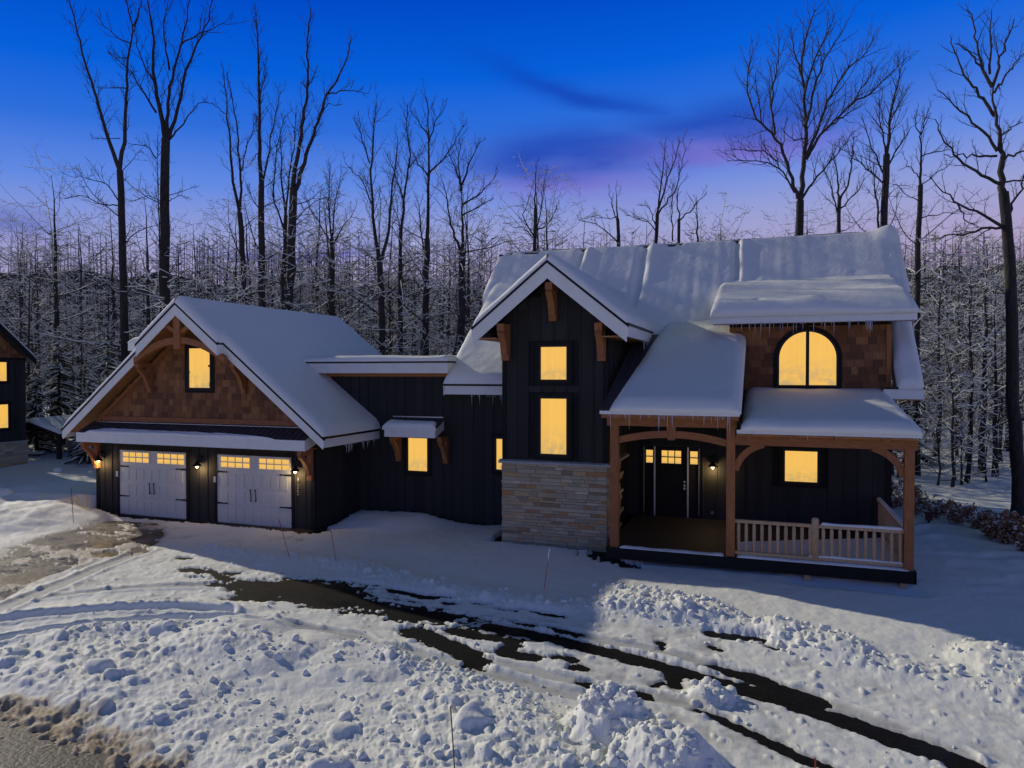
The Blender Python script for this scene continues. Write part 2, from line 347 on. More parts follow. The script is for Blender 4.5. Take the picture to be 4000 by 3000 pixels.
bare_lines = [  # (polyline, half width, strength)
    (A7([(960, 700), (1200, 740), (1450, 800), (1700, 862), (2000, 940), (2212, 990)]) + A8([(300, 1040), (600, 1110), (820, 1180), (1000, 1250), (1400, 1390), (1800, 1540), (2000, 1620)]), .17, 1.0),
    (A7([(1120, 680), (1350, 712), (1500, 750)]) , .10, .9),
    (A8([(300, 955), (500, 1010), (700, 1080), (950, 1165)]), .15, 1.0),
    (A7([(1560, 1068), (1850, 1110), (1940, 1135)]), .11, .9),
    (A8([(200, 1218), (330, 1265), (480, 1330), (700, 1440), (850, 1510), (1050, 1590)]), .085, 1.0),
    (A7([(480, 725), (650, 780), (760, 830), (900, 925)]), .22, .62),
    (A7([(760, 730), (900, 760)]), .2, .7), (A7([(980, 770), (1120, 790), (1050, 860), (1220, 890)]), .16, .55),
    (A7([(1390, 890), (1470, 905)]), .10, .9), (A7([(1480, 950), (1535, 955)]), .11, .9),
    (A7([(350, 475), (560, 520), (720, 522)]), .10, .95), (A7([(860, 560), (980, 570)]), .05, .9), (A7([(1000, 595), (1130, 608)]), .06, .9), (A7([(1170, 598), (1300, 620), (1420, 640)]), .07, .95),
    (A7([(690, 555), (780, 565)]), .06, .9), (A7([(120, 440), (270, 450)]), .07, .9),
    (A8([(290, 745), (420, 765), (570, 785)]), .14, 1.0), (A8([(600, 815), (700, 845)]), .08, .9), (A8([(285, 825), (340, 845)]), .06, .9),
    (A6([(850, 552), (1000, 545), (1110, 543)]), .09, .95), (A6([(1110, 280), (1170, 285)]), .08, 1), (A6([(1560, 688), (1640, 695)]), .08, .9),
    (A7([(2020, 800), (2035, 840)]), .07, 1), (A7([(1975, 1060), (2025, 1050)]), .07, 1), (A7([(2085, 990), (2110, 1060)]), .11, 1),
]
grey_lines = [
    (A7([(1340, 712), (1700, 800), (2000, 852), (2212, 900)]) + A8([(0, 865), (300, 955)]), .14), (A8([(820, 1110), (950, 1170), (1200, 1270), (1500, 1390), (1800, 1500)]), .2),
    (A7([(880, 690), (1100, 730), (1250, 770)]), .3), (A7([(920, 910), (1200, 980), (1560, 1068)]), .16), (A7([(1850, 1112), (2212, 1190)]) + A8([(200, 1218)]), .16),
    (A6([(1380, 640), (1650, 693), (2212, 770)]) + A7([(250, 830), (500, 880), (760, 950), (1150, 1060), (1400, 1115), (1650, 1165)]), .17),
    (A6([(0, 690), (250, 660), (700, 622), (1100, 612), (1400, 640)]), .13), (A6([(0, 825), (400, 762), (800, 712), (1200, 692), (1650, 712)]), .14),
    (A6([(250, 530), (500, 500), (900, 462), (1400, 450)]), .16), (A6([(0, 600), (300, 480), (650, 330), (900, 240)]), .22), (A6([(-100, 500), (200, 400), (480, 310)]), .25),
]
MOUNDS = [  # (disp px x, y of the foot centre, radius m, height m, roughness)
    (A7([(1720, 1370)])[0], .62, .66, 1), (A7([(1580, 1330)])[0], .4, .25, 1), (A7([(1830, 1430)])[0], .5, .5, .8), (A7([(2060, 1560)])[0], .75, .5, .05), (A8([(40, 1560)])[0], .7, .42, .0),
    (A7([(1930, 560)])[0], 1.0, .2, .6), (A7([(2100, 610)])[0], .9, .16, .6), (A8([(170, 610)])[0], .9, .12, .4), (A7([(1760, 520)])[0], .8, .1, .5),
    (A8([(760, 760)])[0], .6, .14, .4), (A8([(1000, 830)])[0], .8, .12, .35), (A8([(2130, 960)])[0], 1.0, .25, .6), (A8([(270, 1140)])[0], .35, .2, 1), (A8([(320, 1150)])[0], .3, .16, 1),
    (A6([(1450, 830)])[0], 1.2, .2, .0), (A6([(1800, 860)])[0], 1.0, .14, 0), (A6([(1650, 920)])[0], .9, .12, 0), (A6([(2250, 930)])[0], 1.1, .12, .1),
]
MOUNDS += [(tuple(onz(60, 1960, .4)[:2]), 4.2, .5, 0), (tuple(onz(180, 1880, .3)[:2]), 2.4, .3, 0), (tuple(onz(1560, 2010, .1)[:2]), 2.6, .28, 0)]
UPBANK = A6([(1300, 235), (1600, 262), (2180, 335)]) + A7([(350, 400), (720, 480), (1000, 530), (1300, 560), (1600, 590)]) + A8([(300, 660), (560, 720), (760, 780), (1000, 850), (1400, 960), (1750, 1050), (2100, 1130)])
LOBANK = A7([(60, 860), (300, 910), (480, 980), (700, 1030), (850, 1080), (1080, 1130), (1200, 1240), (1330, 1340)])

def base_height(x, y):
    far = np.hypot(x, y)
    base = .06 + .10 * (fbm(x * .35, y * .35, 3, 11) - .5) + .035 * (fbm(x * 2.1, y * 2.1, 3, 12) - .5)
    base = base + .22 * sstep(far, 32, 60) * (fbm(x * .12, y * .12, 3, 14)) + .016 * np.maximum(far - 34, 0) * sstep(far, 34, 60)
    base = base + .05 * np.maximum(fbm(x * 1.6, y * 1.6, 2, 19) - .5, 0) * sstep(far, 24, 34)
    base = base - .8 * sstep(-x, 24, 33) * sstep(y, 18.5, 24.5) * sstep(60 - far, 0, 20)
    # right of the porch the yard is drifted in long ripples
    base = base + .03 * np.sin(y * 5 + 2 * fbm(x * .8, y * .8, 2, 15) * 6) * sstep(x, 3, 5) * sstep(y, 16, 20)
    return base
def gz1(x, y): return float(base_height(np.array([float(x)]), np.array([float(y)]))[0])
def terrain(x, y, detail=True):
    """snow surface height, plus thin / dirt masks"""
    dr = sdist(x, y, DRIVE); rd = sdist(x, y, ROAD); ap = sdist(x, y, APRON)
    base = base_height(x, y); far = np.hypot(x, y)
    bumpy = .012 * (fbm(x * 9, y * 9, 3, 21) - .5) + .022 * (fbm(x * 4, y * 4, 3, 22) - .5)
    thin_h = .035 + .05 * (fbm(x * 1.3, y * 1.3, 3, 31) - .5) + .02 * (fbm(x * 6, y * 6, 3, 32) - .5) + lumps(x, y, .13, 33, .16, where=sstep(dr, -.4, 0)) * .4
    wv = .16 * (fbm(x * 2.2, y * 2.2, 3, 35) - .5)
    e = sstep(dr + wv * 2, -.25, .15)
    z = base * (1 - e) + thin_h * e
    # foreground field of ploughed clods between drive and road
    fg = sstep(-(dr), .05, .7) * sstep(-(rd), -.1, .35) * sstep(13.5 - y + .0 * x, 0, 1.5)
    south = np.where(y < 9.5 - .35 * x, 1.0, 0.0)
    smooth_zone = np.exp(-(((x + 6.3) / 1.9) ** 2 + ((y - 8.9) / 1.1) ** 2))
    rgh = np.clip(.25 + 1.1 * fbm(x * .45, y * .45, 3, 41), 0, 1) * (1 - .85 * smooth_zone)
    south_m = sstep((lo_y(x) - y), .15, 1.1) * sstep(-rd, .0, .7); W = south_m
    patch = sstep(fbm(x * .9, y * .9, 2, 48), .35, .62)
    cl = .10 * sstep(fbm(x * .6, y * .6, 3, 40), .3, .7) + np.maximum(np.maximum(lumps(x, y, .44, 42, .16, where=W), lumps(x, y, .23, 43, .38, where=W)), np.maximum(lumps(x, y, .13, 44, .6, where=W), lumps(x, y, .07, 46, .6, where=W))) * (.6 + .4 * patch) + .06 * (fbm(x * 5, y * 5, 4, 45) - .4)
    z = z + south_m * (.06 + cl * rgh + .08 * (fbm(x * 1.2, y * 1.2, 3, 49) - .5))
    # banks pushed up along both edges of the drive
    for line, w, hgt, sd in ((UPBANK, .45, .09, 51), (LOBANK, .26, .06, 61)):
        d = dline(x, y, line); m = np.exp(-(d / w) ** 2)
        z = z + m * (hgt * (.5 + fbm(x * 1.5, y * 1.5, 2, sd)) + .7 * np.maximum(lumps(x, y, .22, sd + 1, .3, where=m), lumps(x, y, .12, sd + 2, .55, where=m)))
    wob = .7 + .6 * fbm(x * 1.4, y * 1.4, 3, 71); mz = np.zeros_like(x); mr = np.zeros_like(x)
    for (mx, my), r, hgt, ro in MOUNDS:
        d = np.hypot(x - mx, y - my) / r; m = np.maximum(1 - d * d, 0); m = m * m * (3 - 2 * m)
        mz = np.maximum(mz, m * hgt * wob); mr = np.maximum(mr, sstep(1.15 - d, 0, .5) * ro)
    z = z + mz * .75 + mr * (.45 * np.maximum(np.maximum(lumps(x, y, .30, 72, .35, where=mr), lumps(x, y, .17, 74, .6, where=mr)), lumps(x, y, .09, 73, .8, where=mr)) + .07 * (fbm(x * 5, y * 5, 4, 75) - .5))
    z = z + bumpy
    # the field of footprints left of the garage
    fp = sstep(-19.5 - x, 0, 1) * sstep(24 - y, 0, 4); z = z + fp * .09 * (fbm(x * 1.1, y * 2.0, 3, 81) - .5) * 1.4
    thin = np.zeros_like(x); dirt = np.zeros_like(x)
    z = z - .16 * sstep(.55 - dline(x, y, [(.8, 17.2), (3.0, 17.2)]), 0, .5)
    # grey packed tracks, then bare asphalt
    for line, w in grey_lines:
        d = dline(x, y, line) + wv * .35; m = sstep(-d, -w * 1.25, -w * .75)
        streak = fbm(x * 3 + y * 5, y * 9, 3, 91); z = z * (1 - m) + m * (.012 + .006 * streak)
        thin = np.maximum(thin, m * np.clip(.45 + .8 * (streak - .4), .15, .9))
        z = z + .035 * np.exp(-((d - w * 1.25) / .07) ** 2) * (.4 + fbm(x * 4, y * 4, 2, 92))
    ragged = .72 * (fbm(x * 2.6, y * 3.6, 4, 95, .62) - .5) + .5 * (fbm(x * 9 + y * 4, y * 13 - x * 3, 3, 96, .6) - .5)
    isl = sstep(fbm(x * 1.1 + y * .5, y * 3.4 - x * .9, 4, 105, .6), .52, .60)
    hole = sdist(x, y, bigbare) + .12 + ragged * .9 - isl * .3; m = sstep(hole, -.10, .14); z = z * (1 - m) - m * .03
    for line, w, st in bare_lines:
        d = w * 1.3 - dline(x, y, line) + ragged * (.22 + .5 * (1 - st)) - (1 - st) * .05
        m = sstep(d - isl * .03, -.08, .09); z = z * (1 - m) - m * .03
    dg = np.minimum(dline(x, y, A6([(-300, 760), (0, 700), (250, 668), (700, 630), (1100, 618), (1400, 645)])), dline(x, y, A6([(-300, 880), (0, 835), (400, 768), (800, 718), (1200, 698), (1560, 706)])))
    rut = sstep(-dg, -.16 - wv * .2, -.08); near = sstep(1.0 - dg, 0, .6); z = z + near * (.085 + .05 * (fbm(x * 2.4, y * 2.4, 3, 93) - .5)) * (1 - rut) + .05 * np.exp(-((dg - .24) / .07) ** 2) * near; z = z * (1 - rut) + rut * (.022 + .01 * fbm(x * 6, y * 12, 2, 94)); thin = np.maximum(thin * (1 - near), rut * .35)
    # wet apron: slush patches
    pat = fbm(x * .9 + .3 * y, y * 1.8, 6, 97, .68) - .47
    m = np.maximum(sstep(ap + wv, -.1, .35) * sstep(pat, -.06, .02), sstep(.55 + ragged * .5 - dline(x, y, [(-21.6, 18.1), (-12.6, 18.1)]), 0, .1) * sstep(ragged + .62, .0, .2)); z = z * (1 - m) - m * .03
    thin = np.maximum(thin, sstep(ap, -.2, .6) * .35 * (1 - m)); dirt = np.maximum(dirt, sstep(ap, -.3, .5) * (.35 + .5 * fbm(x * 2, y * 2, 3, 98)))
    # road: bare wet surface, brown slush along its edge
    sl = np.exp(-((rd + .12) / .42) ** 2); dirt = np.maximum(dirt, sstep(rd + .9 * (fbm(x * 3.4, y * 3.4, 4, 99) - .5), -.45, .0))
    z = z + sl * .6 * np.maximum(lumps(x, y, .12, 101, .7, where=sl), lumps(x, y, .065, 102, .8, where=sl)) * sstep(dirt, .2, .6)
    m = sstep(rd + .9 * (fbm(x * 3.4, y * 3.4, 4, 103, .65) - .5), -.2, .3); z = z * (1 - m) - m * .03
    z = z + m * lumps(x, y, .13, 104, .22, where=m) * .55
    thin = np.maximum(thin, sstep(.034 - z, 0, .03) * .75 * sstep(dr, -.1, .2))
    # thawed strip at the foot of the stone tower and beside the deck
    dt = dline(x, y, [(-6.95, 20.5), (-6.95, 18.6), (-3.85, 18.6)]) ; m = sstep(.30 + ragged * .25 - dt, 0, .12); z = z - m * .22
    dt = np.minimum(dline(x, y, [(-4.2, 18.2), (-3.0, 17.2)]) , 9); m = sstep(.35 + ragged * .9 - dt, 0, .12); z = z - m * .2
    dt = dline(x, y, [(-12.5, 18.0), (-12.5, 20.5), (-6.9, 20.6)]); m = sstep(.22 + ragged * .3 - dt, 0, .1); z = z - m * .2
    return z, thin, dirt
_lx = np.array([p[0] for p in lo_edge]); _ly = np.array([p[1] for p in lo_edge]); _ord = np.argsort(_lx)
def lo_y(x): return np.interp(x, _lx[_ord], _ly[_ord])

def polar_grid(radii, th0, th1, nth):
    th = np.linspace(th0, th1, nth) + math.pi / 2 + YAW
    rr, tt = np.meshgrid(radii, th, indexing='ij'); x = rr * np.cos(tt); y = rr * np.sin(tt)
    n, m = rr.shape; i = np.arange(n * m).reshape(n, m)
    f = np.stack([i[:-1, :-1], i[1:, :-1], i[1:, 1:], i[:-1, 1:]], -1).reshape(-1, 4)
    return x.ravel(), y.ravel(), f
def snow_sheet(name, radii, a, n):
    x, y, f = polar_grid(radii, *(a if isinstance(a, tuple) else (-a, a)), n); z, th, di = terrain(x, y)
    me = meshdata(name, np.stack([x, y, z], 1), f, M_GSNOW, True)
    for k, v in (('thin', th), ('dirt', di)):
        at = me.attributes.new(k, 'FLOAT', 'POINT'); at.data.foreach_set('value', v.astype(np.float32))
    return obj(name, me)
def clods(name, n, seed):
    """broken lumps of ploughed snow lying on the snow: far too many to count, one object"""
    import bmesh
    r = np.random.RandomState(seed); bm = bmesh.new(); bmesh.ops.create_icosphere(bm, subdivisions=2, radius=1)
    bv = np.array([v.co[:] for v in bm.verts]); bf = np.array([[v.index for v in f.verts] for f in bm.faces]); bm.free()
    X, Y, S = [], [], []
    def add(x, y, keep, smin, smax, pw=2.5):
        m = r.rand(len(x)) < keep; X.append(x[m]); Y.append(y[m]); S.append(smin + (smax - smin) * r.rand(m.sum()) ** pw)
    x = r.uniform(-17, 4, n * 3); y = r.uniform(5.5, 13, n * 3); rd = sdist(x, y, ROAD)
    sm = np.exp(-(((x + 6.3) / 1.9) ** 2 + ((y - 8.9) / 1.1) ** 2))
    w = sstep(lo_y(x) - y, .2, .9) * sstep(-rd, .05, .5) * (1 - .9 * sm) * sstep(fbm(x * .7, y * .7, 3, 41), .28, .62) * sstep(9.5 - np.abs(y - 4), 0, 3); add(x, y, w * .8, .010, .085, 3.0)
    for (mx, my), rr, hgt, ro in MOUNDS:
        if ro < .3 or my > 16.5: continue
        q = int(150 * rr * rr * ro + 15); a = r.rand(q) * 6.28; d = rr * 1.1 * np.sqrt(r.rand(q)); add(mx + d * np.cos(a), my + d * np.sin(a), np.ones(q), .012, .075, 2.4)
    for line, q, w_ in ((UPBANK, 190, .34), (LOBANK, 260, .25)):
        L_ = np.array(line); t = r.rand(q) * (len(L_) - 1); i = t.astype(int); f = (t - i)[:, None]; P = L_[i] * (1 - f) + L_[i + 1] * f + r.normal(0, w_, (q, 2)); add(P[:, 0], P[:, 1], np.ones(q), .010, .055, 2.5)
    x = r.uniform(-14, 8, 350); y = r.uniform(6, 16, 350); add(x, y, sstep(sdist(x, y, DRIVE), .0, .2) * sstep(fbm(x * .8, y * .8, 2, 7), .5, .7), .012, .04, 2)
    X = np.concatenate(X); Y = np.concatenate(Y); S = np.concatenate(S); Z = terrain(X, Y)[0]; ok = Z > .0; X, Y, S, Z = X[ok], Y[ok], S[ok], Z[ok]; N_ = len(X)
    V = bv[None] * (1 + r.normal(0, .2, (N_, len(bv), 1))) * r.uniform(.7, 1.25, (N_, 1, 3)) * np.array([1, 1, .8]); a = r.rand(N_) * 6.28; c, sn = np.cos(a)[:, None], np.sin(a)[:, None]
    tl = r.uniform(-.6, .6, N_)[:, None]; x_, y_, z_ = V[..., 0], V[..., 1], V[..., 2]; z2 = z_ * np.cos(tl) - x_ * np.sin(tl); x2 = z_ * np.sin(tl) + x_ * np.cos(tl)
    W = np.stack([x2 * c - y_ * sn, x2 * sn + y_ * c, z2], -1) * S[:, None, None]; W += np.stack([X, Y, Z + S * .1], -1)[:, None, :]
    F_ = (bf[None] + (np.arange(N_) * len(bv))[:, None, None]).reshape(-1, 3)
    return tag(obj(name, meshdata(name, W.reshape(-1, 3), F_, M_SNOW, True)), 'broken clods of ploughed snow strewn over the banks beside the drive', 'snow clods', kind='stuff')
r1 = np.exp(np.linspace(math.log(6.0), math.log(40), 470))
s1 = snow_sheet('snow_cover', r1, R(44), 1080); tag(s1, kind='structure')
for a_ in ((R(43.95), R(85)), (R(-85), R(-43.95))): tag(snow_sheet('snow_field', np.exp(np.linspace(math.log(6.0), math.log(40), 150)), a_, 120), kind='structure')
tag(snow_sheet('snow_field', np.linspace(1.0, 6.02, 60), R(85), 200), kind='structure')
r2 = np.concatenate([np.exp(np.linspace(math.log(39.9), math.log(120), 60)), np.linspace(130, 600, 12)])
s2 = snow_sheet('forest_floor_snow', r2, R(85), 340); tag(s2, kind='structure')
clods('snow_clods', 4200, 3)
def sheet(name, poly, z, m):
    me = meshdata(name, [(x, y, z) for x, y in poly], [tuple(range(len(poly)))], m); return tag(obj(name, me), kind='structure')
sheet('driveway', [(-60, 4), (14, 4), (14, 12), (5, 14), (-2, 15.5), (-8, 18.0), (-22, 18.05), (-60, 22)], 0.0, M_ASPH)
sheet('garage_apron', A6([(-700, 300), (60, 190), (420, 100), (640, 30)]) + [(-12.55, 18.2), (-12.55, 15.9)] + A6([(1000, 190), (900, 262), (700, 290), (480, 345), (300, 405), (0, 560), (-700, 800)]), .006, M_APRON)
M_ROADW = simple('wet_gritty_road', (.062, .053, .04), .6, .8, 16, bstr=.8, bdist=.02, spec=.25)
sheet('road', [(x, y) for x, y in ROAD], .006, M_ROADW)
M_SOIL = simple('dark_soil', (.03, .024, .018), .9, .4, 8, bstr=.8, bdist=.05)
sheet('soil', [(-13.2, 16.9), (-2.4, 16.9), (-2.4, 22), (-13.2, 22)], -.06, M_SOIL)
gx = meshdata('ground', [(-900, -900, -.5), (900, -900, -.5), (900, 900, -.5), (-900, 900, -.5)], [(0, 1, 2, 3)], M_SNOW); tag(obj('ground', gx), kind='structure')

# ------------------------------------------------------------------ the house
rng = random.Random(7)
HOUSE = tag(empty('house', (-5, 22, 0)), 'charcoal board-and-batten house with timber porch, stone-footed tower and attached double garage under snow', 'house')
UNIT = {}
def unit(m):
    if m.name not in UNIT:
        b = MB().box(-.5, .5, -.5, .5, -.5, .5); UNIT[m.name] = meshdata('piece_' + m.name, b.v, b.f, m)
    return UNIT[m.name]
def piece(name, parent, m, x0, x1, y0, y1, z0, z1, rot=None):
    return obj(name, unit(m), parent, ((x0 + x1) / 2, (y0 + y1) / 2, (z0 + z1) / 2), rot, (x1 - x0, y1 - y0, z1 - z0))
def subtract(z0, z1, holes):
    segs = [(z0, z1)]
    for a, b in holes:
        ns = []
        for p, q in segs:
            if b <= p or a >= q: ns.append((p, q)); continue
            if a > p: ns.append((p, a))
            if b < q: ns.append((b, q))
        segs = ns
    return [s for s in segs if s[1] - s[0] > .03]
def siding(parent, x0, x1, y, z0, topf, step=.36, holes=()):
    """boards and battens on a wall that faces -y; topf(x) is the height there; holes = (xa, xb, za, zb)"""
    n = max(1, round((x1 - x0) / step)); w = (x1 - x0) / n
    for i in range(n):
        a = x0 + i * w; b = a + w; za, zb = topf(a), topf(b)
        hs = [(h[2], h[3]) for h in holes if h[0] < b - .12 and h[1] > a + .12]
        for p, q in subtract(z0, min(za, zb), hs):
            piece('siding_board', parent, M_SIDING, a + .006, b - .006, y - .018, y + .01, p, q)
        if abs(za - zb) > .01 and not hs:
            lo = min(za, zb); poly = [(a + .006, lo), (b - .006, lo), (b - .006, zb)] if zb > za else [(a + .006, lo), (b - .006, lo), (a + .006, za)]
            MB().prism_y(poly, y - .018, y + .01).build('siding_board', M_SIDING, parent)
        if i:
            hs = [(h[2], h[3]) for h in holes if h[0] < a + .02 and h[1] > a - .02]
            for p, q in subtract(z0, topf(a), hs): piece('batten', parent, M_SIDING, a - .024, a + .024, y - .038, y - .019, p, q)
def siding_x(parent, x, y0, y1, z0f, z1f, step=.36):
    """boards on a wall that faces +x"""
    n = max(1, round((y1 - y0) / step)); w = (y1 - y0) / n
    for i in range(n):
        a = y0 + i * w; b = a + w; zl, zh = max(z0f(a), z0f(b)) - .3, min(z1f(a), z1f(b))
        if zh - zl < .1: continue
        piece('siding_board', parent, M_SIDING, x - .01, x + .018, a + .006, b - .006, zl, zh)
        if i: piece('batten', parent, M_SIDING, x + .019, x + .038, a - .024, a + .024, z0f(a) - .3, z1f(a))
def window(x0, x1, z0, z1, y, parent=HOUSE, fw=.06, trim=.10, split=0, axis='y'):
    """frame proud of the wall with a lit pane set back in it"""
    b = MB()
    def fr(a0, a1, c0, c1, w, d0, d1):
        for q in ((a0, a0 + w, c0, c1), (a1 - w, a1, c0, c1), (a0 + w, a1 - w, c0, c0 + w), (a0 + w, a1 - w, c1 - w, c1)):
            if axis == 'y': b.box(q[0], q[1], y - d1, y - d0, q[2], q[3])
            else: b.box(y + d0, y + d1, q[0], q[1], q[2], q[3])
    fr(x0 - fw, x1 + fw, z0 - fw, z1 + fw, fw, -.03, .05)
    w = b.build('window', M_BLACK, parent)
    if trim:
        b = MB(); fr(x0 - fw - trim, x1 + fw + trim, z0 - fw - trim, z1 + fw + trim, trim, -.01, .042); b.build('window_trim', M_TRIMDK, w)
    if axis == 'y':
        if split:
            xm = (x0 + x1) / 2
            piece('mullion', w, M_BLACK, xm - .03, xm + .03, y - .045, y, z0, z1)
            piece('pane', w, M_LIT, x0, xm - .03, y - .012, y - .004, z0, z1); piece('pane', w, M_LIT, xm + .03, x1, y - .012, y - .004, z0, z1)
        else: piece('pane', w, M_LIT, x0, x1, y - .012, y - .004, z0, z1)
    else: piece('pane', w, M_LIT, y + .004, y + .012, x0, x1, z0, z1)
    return w
def bracket(x, yw, z0, z1, reach, parent=HOUSE, w=.15, m=None):
    """timber knee bracket on a wall facing -y: leg, arm and curved brace"""
    b = MB(); t = w
    b.box(x - w / 2, x + w / 2, yw - t * .9, yw, z0, z1)
    b.box(x - w / 2 + .004, x + w / 2 - .004, yw - reach, yw - t * .9, z1 - t, z1 - .003)
    pa = Vector((yw - reach * .92, z1 - t)); pb = Vector((yw - t * .9, z0 + .16)); ctl = Vector((yw - reach * .30, z1 - t - (z1 - z0) * .30))
    o1, o2 = [], []
    for i in range(9):
        s = i / 8; p = pa * (1 - s) ** 2 + ctl * 2 * s * (1 - s) + pb * s * s; d = (ctl - pa) * (1 - s) + (pb - ctl) * s
        nrm = Vector((-d.y, d.x)).normalized() * t * .42; o1.append(p + nrm); o2.append(p - nrm)
    for i in range(8):
        q = [o1[i], o1[i + 1], o2[i + 1], o2[i]]; q = [(p.x, p.y) for p in q]
        ar = sum(q[k][0] * q[(k + 1) % 4][1] - q[(k + 1) % 4][0] * q[k][1] for k in range(4))
        if ar < 0: q = q[::-1]
        b.prism_x(q, x - w / 2 + .012, x + w / 2 - .012)
    return b.build('bracket', m or M_WOOD, parent)
ICE = []
for k in range(3):
    b = MB(); r = random.Random(k); n = 6
    b.tube([(r.uniform(-.008, .008) * i, r.uniform(-.008, .008) * i, -i / n) for i in range(n + 1)], [.5 * (1 - i / n) ** .7 * r.uniform(.8, 1.15) + .02 for i in range(n + 1)], 6)
    ICE.append(meshdata('icicle', b.v, b.f, M_ICE, True))
def icicles(parent, p0, p1, n, lmin, lmax, seed):
    r = random.Random(seed)
    for i in range(n):
        s = r.random(); l = lmin + .75 * (lmax - lmin) * r.random() ** 3.5; w = .011 + .015 * l / lmax
        obj('icicle', r.choice(ICE), parent, [p0[k] + (p1[k] - p0[k]) * s for k in range(3)], (0, 0, r.uniform(0, 6)), (w, w, l))
def snowpatch(name, parent, A, B, C, D, T, edges='lrbt', rad=.35, nx=60, ny=40, amp=.12, sc=1.2, seed=1, extra=None, up=.5, lip=.0):
    """a snow blanket over the plane A(eave left) B(eave right) C(top right) D(top left), rounded at the named edges"""
    A, B, C, D = [np.array(p, float) for p in (A, B, C, D)]
    s, t = np.meshgrid(np.linspace(0, 1, nx), np.linspace(0, 1, ny), indexing='xy')
    # crowd the grid at the edges
    s = .5 - .5 * np.cos(math.pi * s) * (1 - .0); t = .5 - .5 * np.cos(math.pi * t)
    S, U = s[..., None], t[..., None]
    P = A * (1 - S) * (1 - U) + B * S * (1 - U) + C * S * U + D * (1 - S) * U
    nrm = np.cross(B - A, D - A); nrm /= np.linalg.norm(nrm); dirv = nrm * (1 - up) + np.array([0, 0, 1.]) * up; dirv /= np.linalg.norm(dirv)
    wl = np.linalg.norm((B + C) / 2 - (A + D) / 2); hl = np.linalg.norm((D + C) / 2 - (A + B) / 2)
    k = np.ones_like(s)
    wob = 1 + .5 * (fbm(P[..., 0] * 1.7 + P[..., 1], P[..., 2] * 1.7 + P[..., 1] * .6, 3, seed + 5) - .5)
    for ch, d in (('l', s * wl), ('r', (1 - s) * wl), ('b', t * hl), ('t', (1 - t) * hl)):
        if ch in edges: k = k * np.sqrt(np.clip(1 - (1 - np.clip(d / (rad * wob), 0, 1)) ** 2, 0, 1))
    a, c = s * wl, t * hl
    th = T * (1 + amp * 2 * (fbm(a * sc, c * sc, 4, seed) - .5)) + .012 * (fbm(a * 7, c * 7, 3, seed + 9) - .5)
    if extra is not None: th = extra(th, P, a, c)
    th = th * k - .012 * (k < .02)
    V = P + dirv * th[..., None]
    if lip and 'b' in edges:      # the blanket bulges out over the eave
        out = (A - D) / np.linalg.norm(A - D); V = V + out * (lip * np.exp(-(c / .18)) * np.sin(np.clip(k, 0, 1) * math.pi))[..., None]
    i = np.arange(nx * ny).reshape(ny, nx); f = np.stack([i[:-1, :-1], i[:-1, 1:], i[1:, 1:], i[1:, :-1]], -1).reshape(-1, 4)
    return obj(name, meshdata(name, V.reshape(-1, 3), f, M_SNOW, True), parent)
def rake(b, x0, z0, x1, z1, y0, y1, h):       # sloping board in a plane y = const, h measured straight down
    b.hexa([(x0, y0, z0 - h), (x1, y0, z1 - h), (x1, y1, z1 - h), (x0, y1, z0 - h)], [(x0, y0, z0), (x1, y0, z1), (x1, y1, z1), (x0, y1, z0)])

# ---- garage
GX0, GX1, GY, GXC, GS, GYB = -21.16, -12.57, 18.15, -16.865, .79, 26.2
def groof(x): return 6.82 - GS * abs(x - GXC)
gw = MB().prism_y([(GX0, -.4), (GX1, -.4), (GX1, groof(GX1) - .32), (GXC, groof(GXC) - .32), (GX0, groof(GX0) - .32)], GY, GYB - .5).build('garage_wall', M_TRIMDK, HOUSE)
D1 = (-20.15, -17.36); D2 = (-16.14, -13.37); DH = 2.14
holes = [(D1[0] - .1, D1[1] + .1, -1, DH + .1), (D2[0] - .1, D2[1] + .1, -1, DH + .1)]
siding(gw, GX0, GX1, GY, -.1, lambda x: 2.98, .33, holes)
siding_x(gw, GX1, GY + .02, 21.0, lambda y: -.1, lambda y: groof(GX1) - .34)
b = MB()
for d in (D1, D2):
    b.box(d[0] - .1, d[0], GY - .05, GY + .05, -.1, DH + .1); b.box(d[1], d[1] + .1, GY - .05, GY + .05, -.1, DH + .1); b.box(d[0], d[1], GY - .05, GY + .05, DH, DH + .1)
b.box(GX0 - .02, GX0 + .12, GY - .046, GY + .02, -.1, 2.6); b.box(GX1 - .12, GX1 + .024, GY - .046, GY + .02, -.1, 2.6)
b.build('door_casing', M_TRIMDK, gw)
piece('foundation', gw, M_MORTAR, GX0 - .01, GX1 + .01, GY - .03, GY + .2, -.4, -.02)
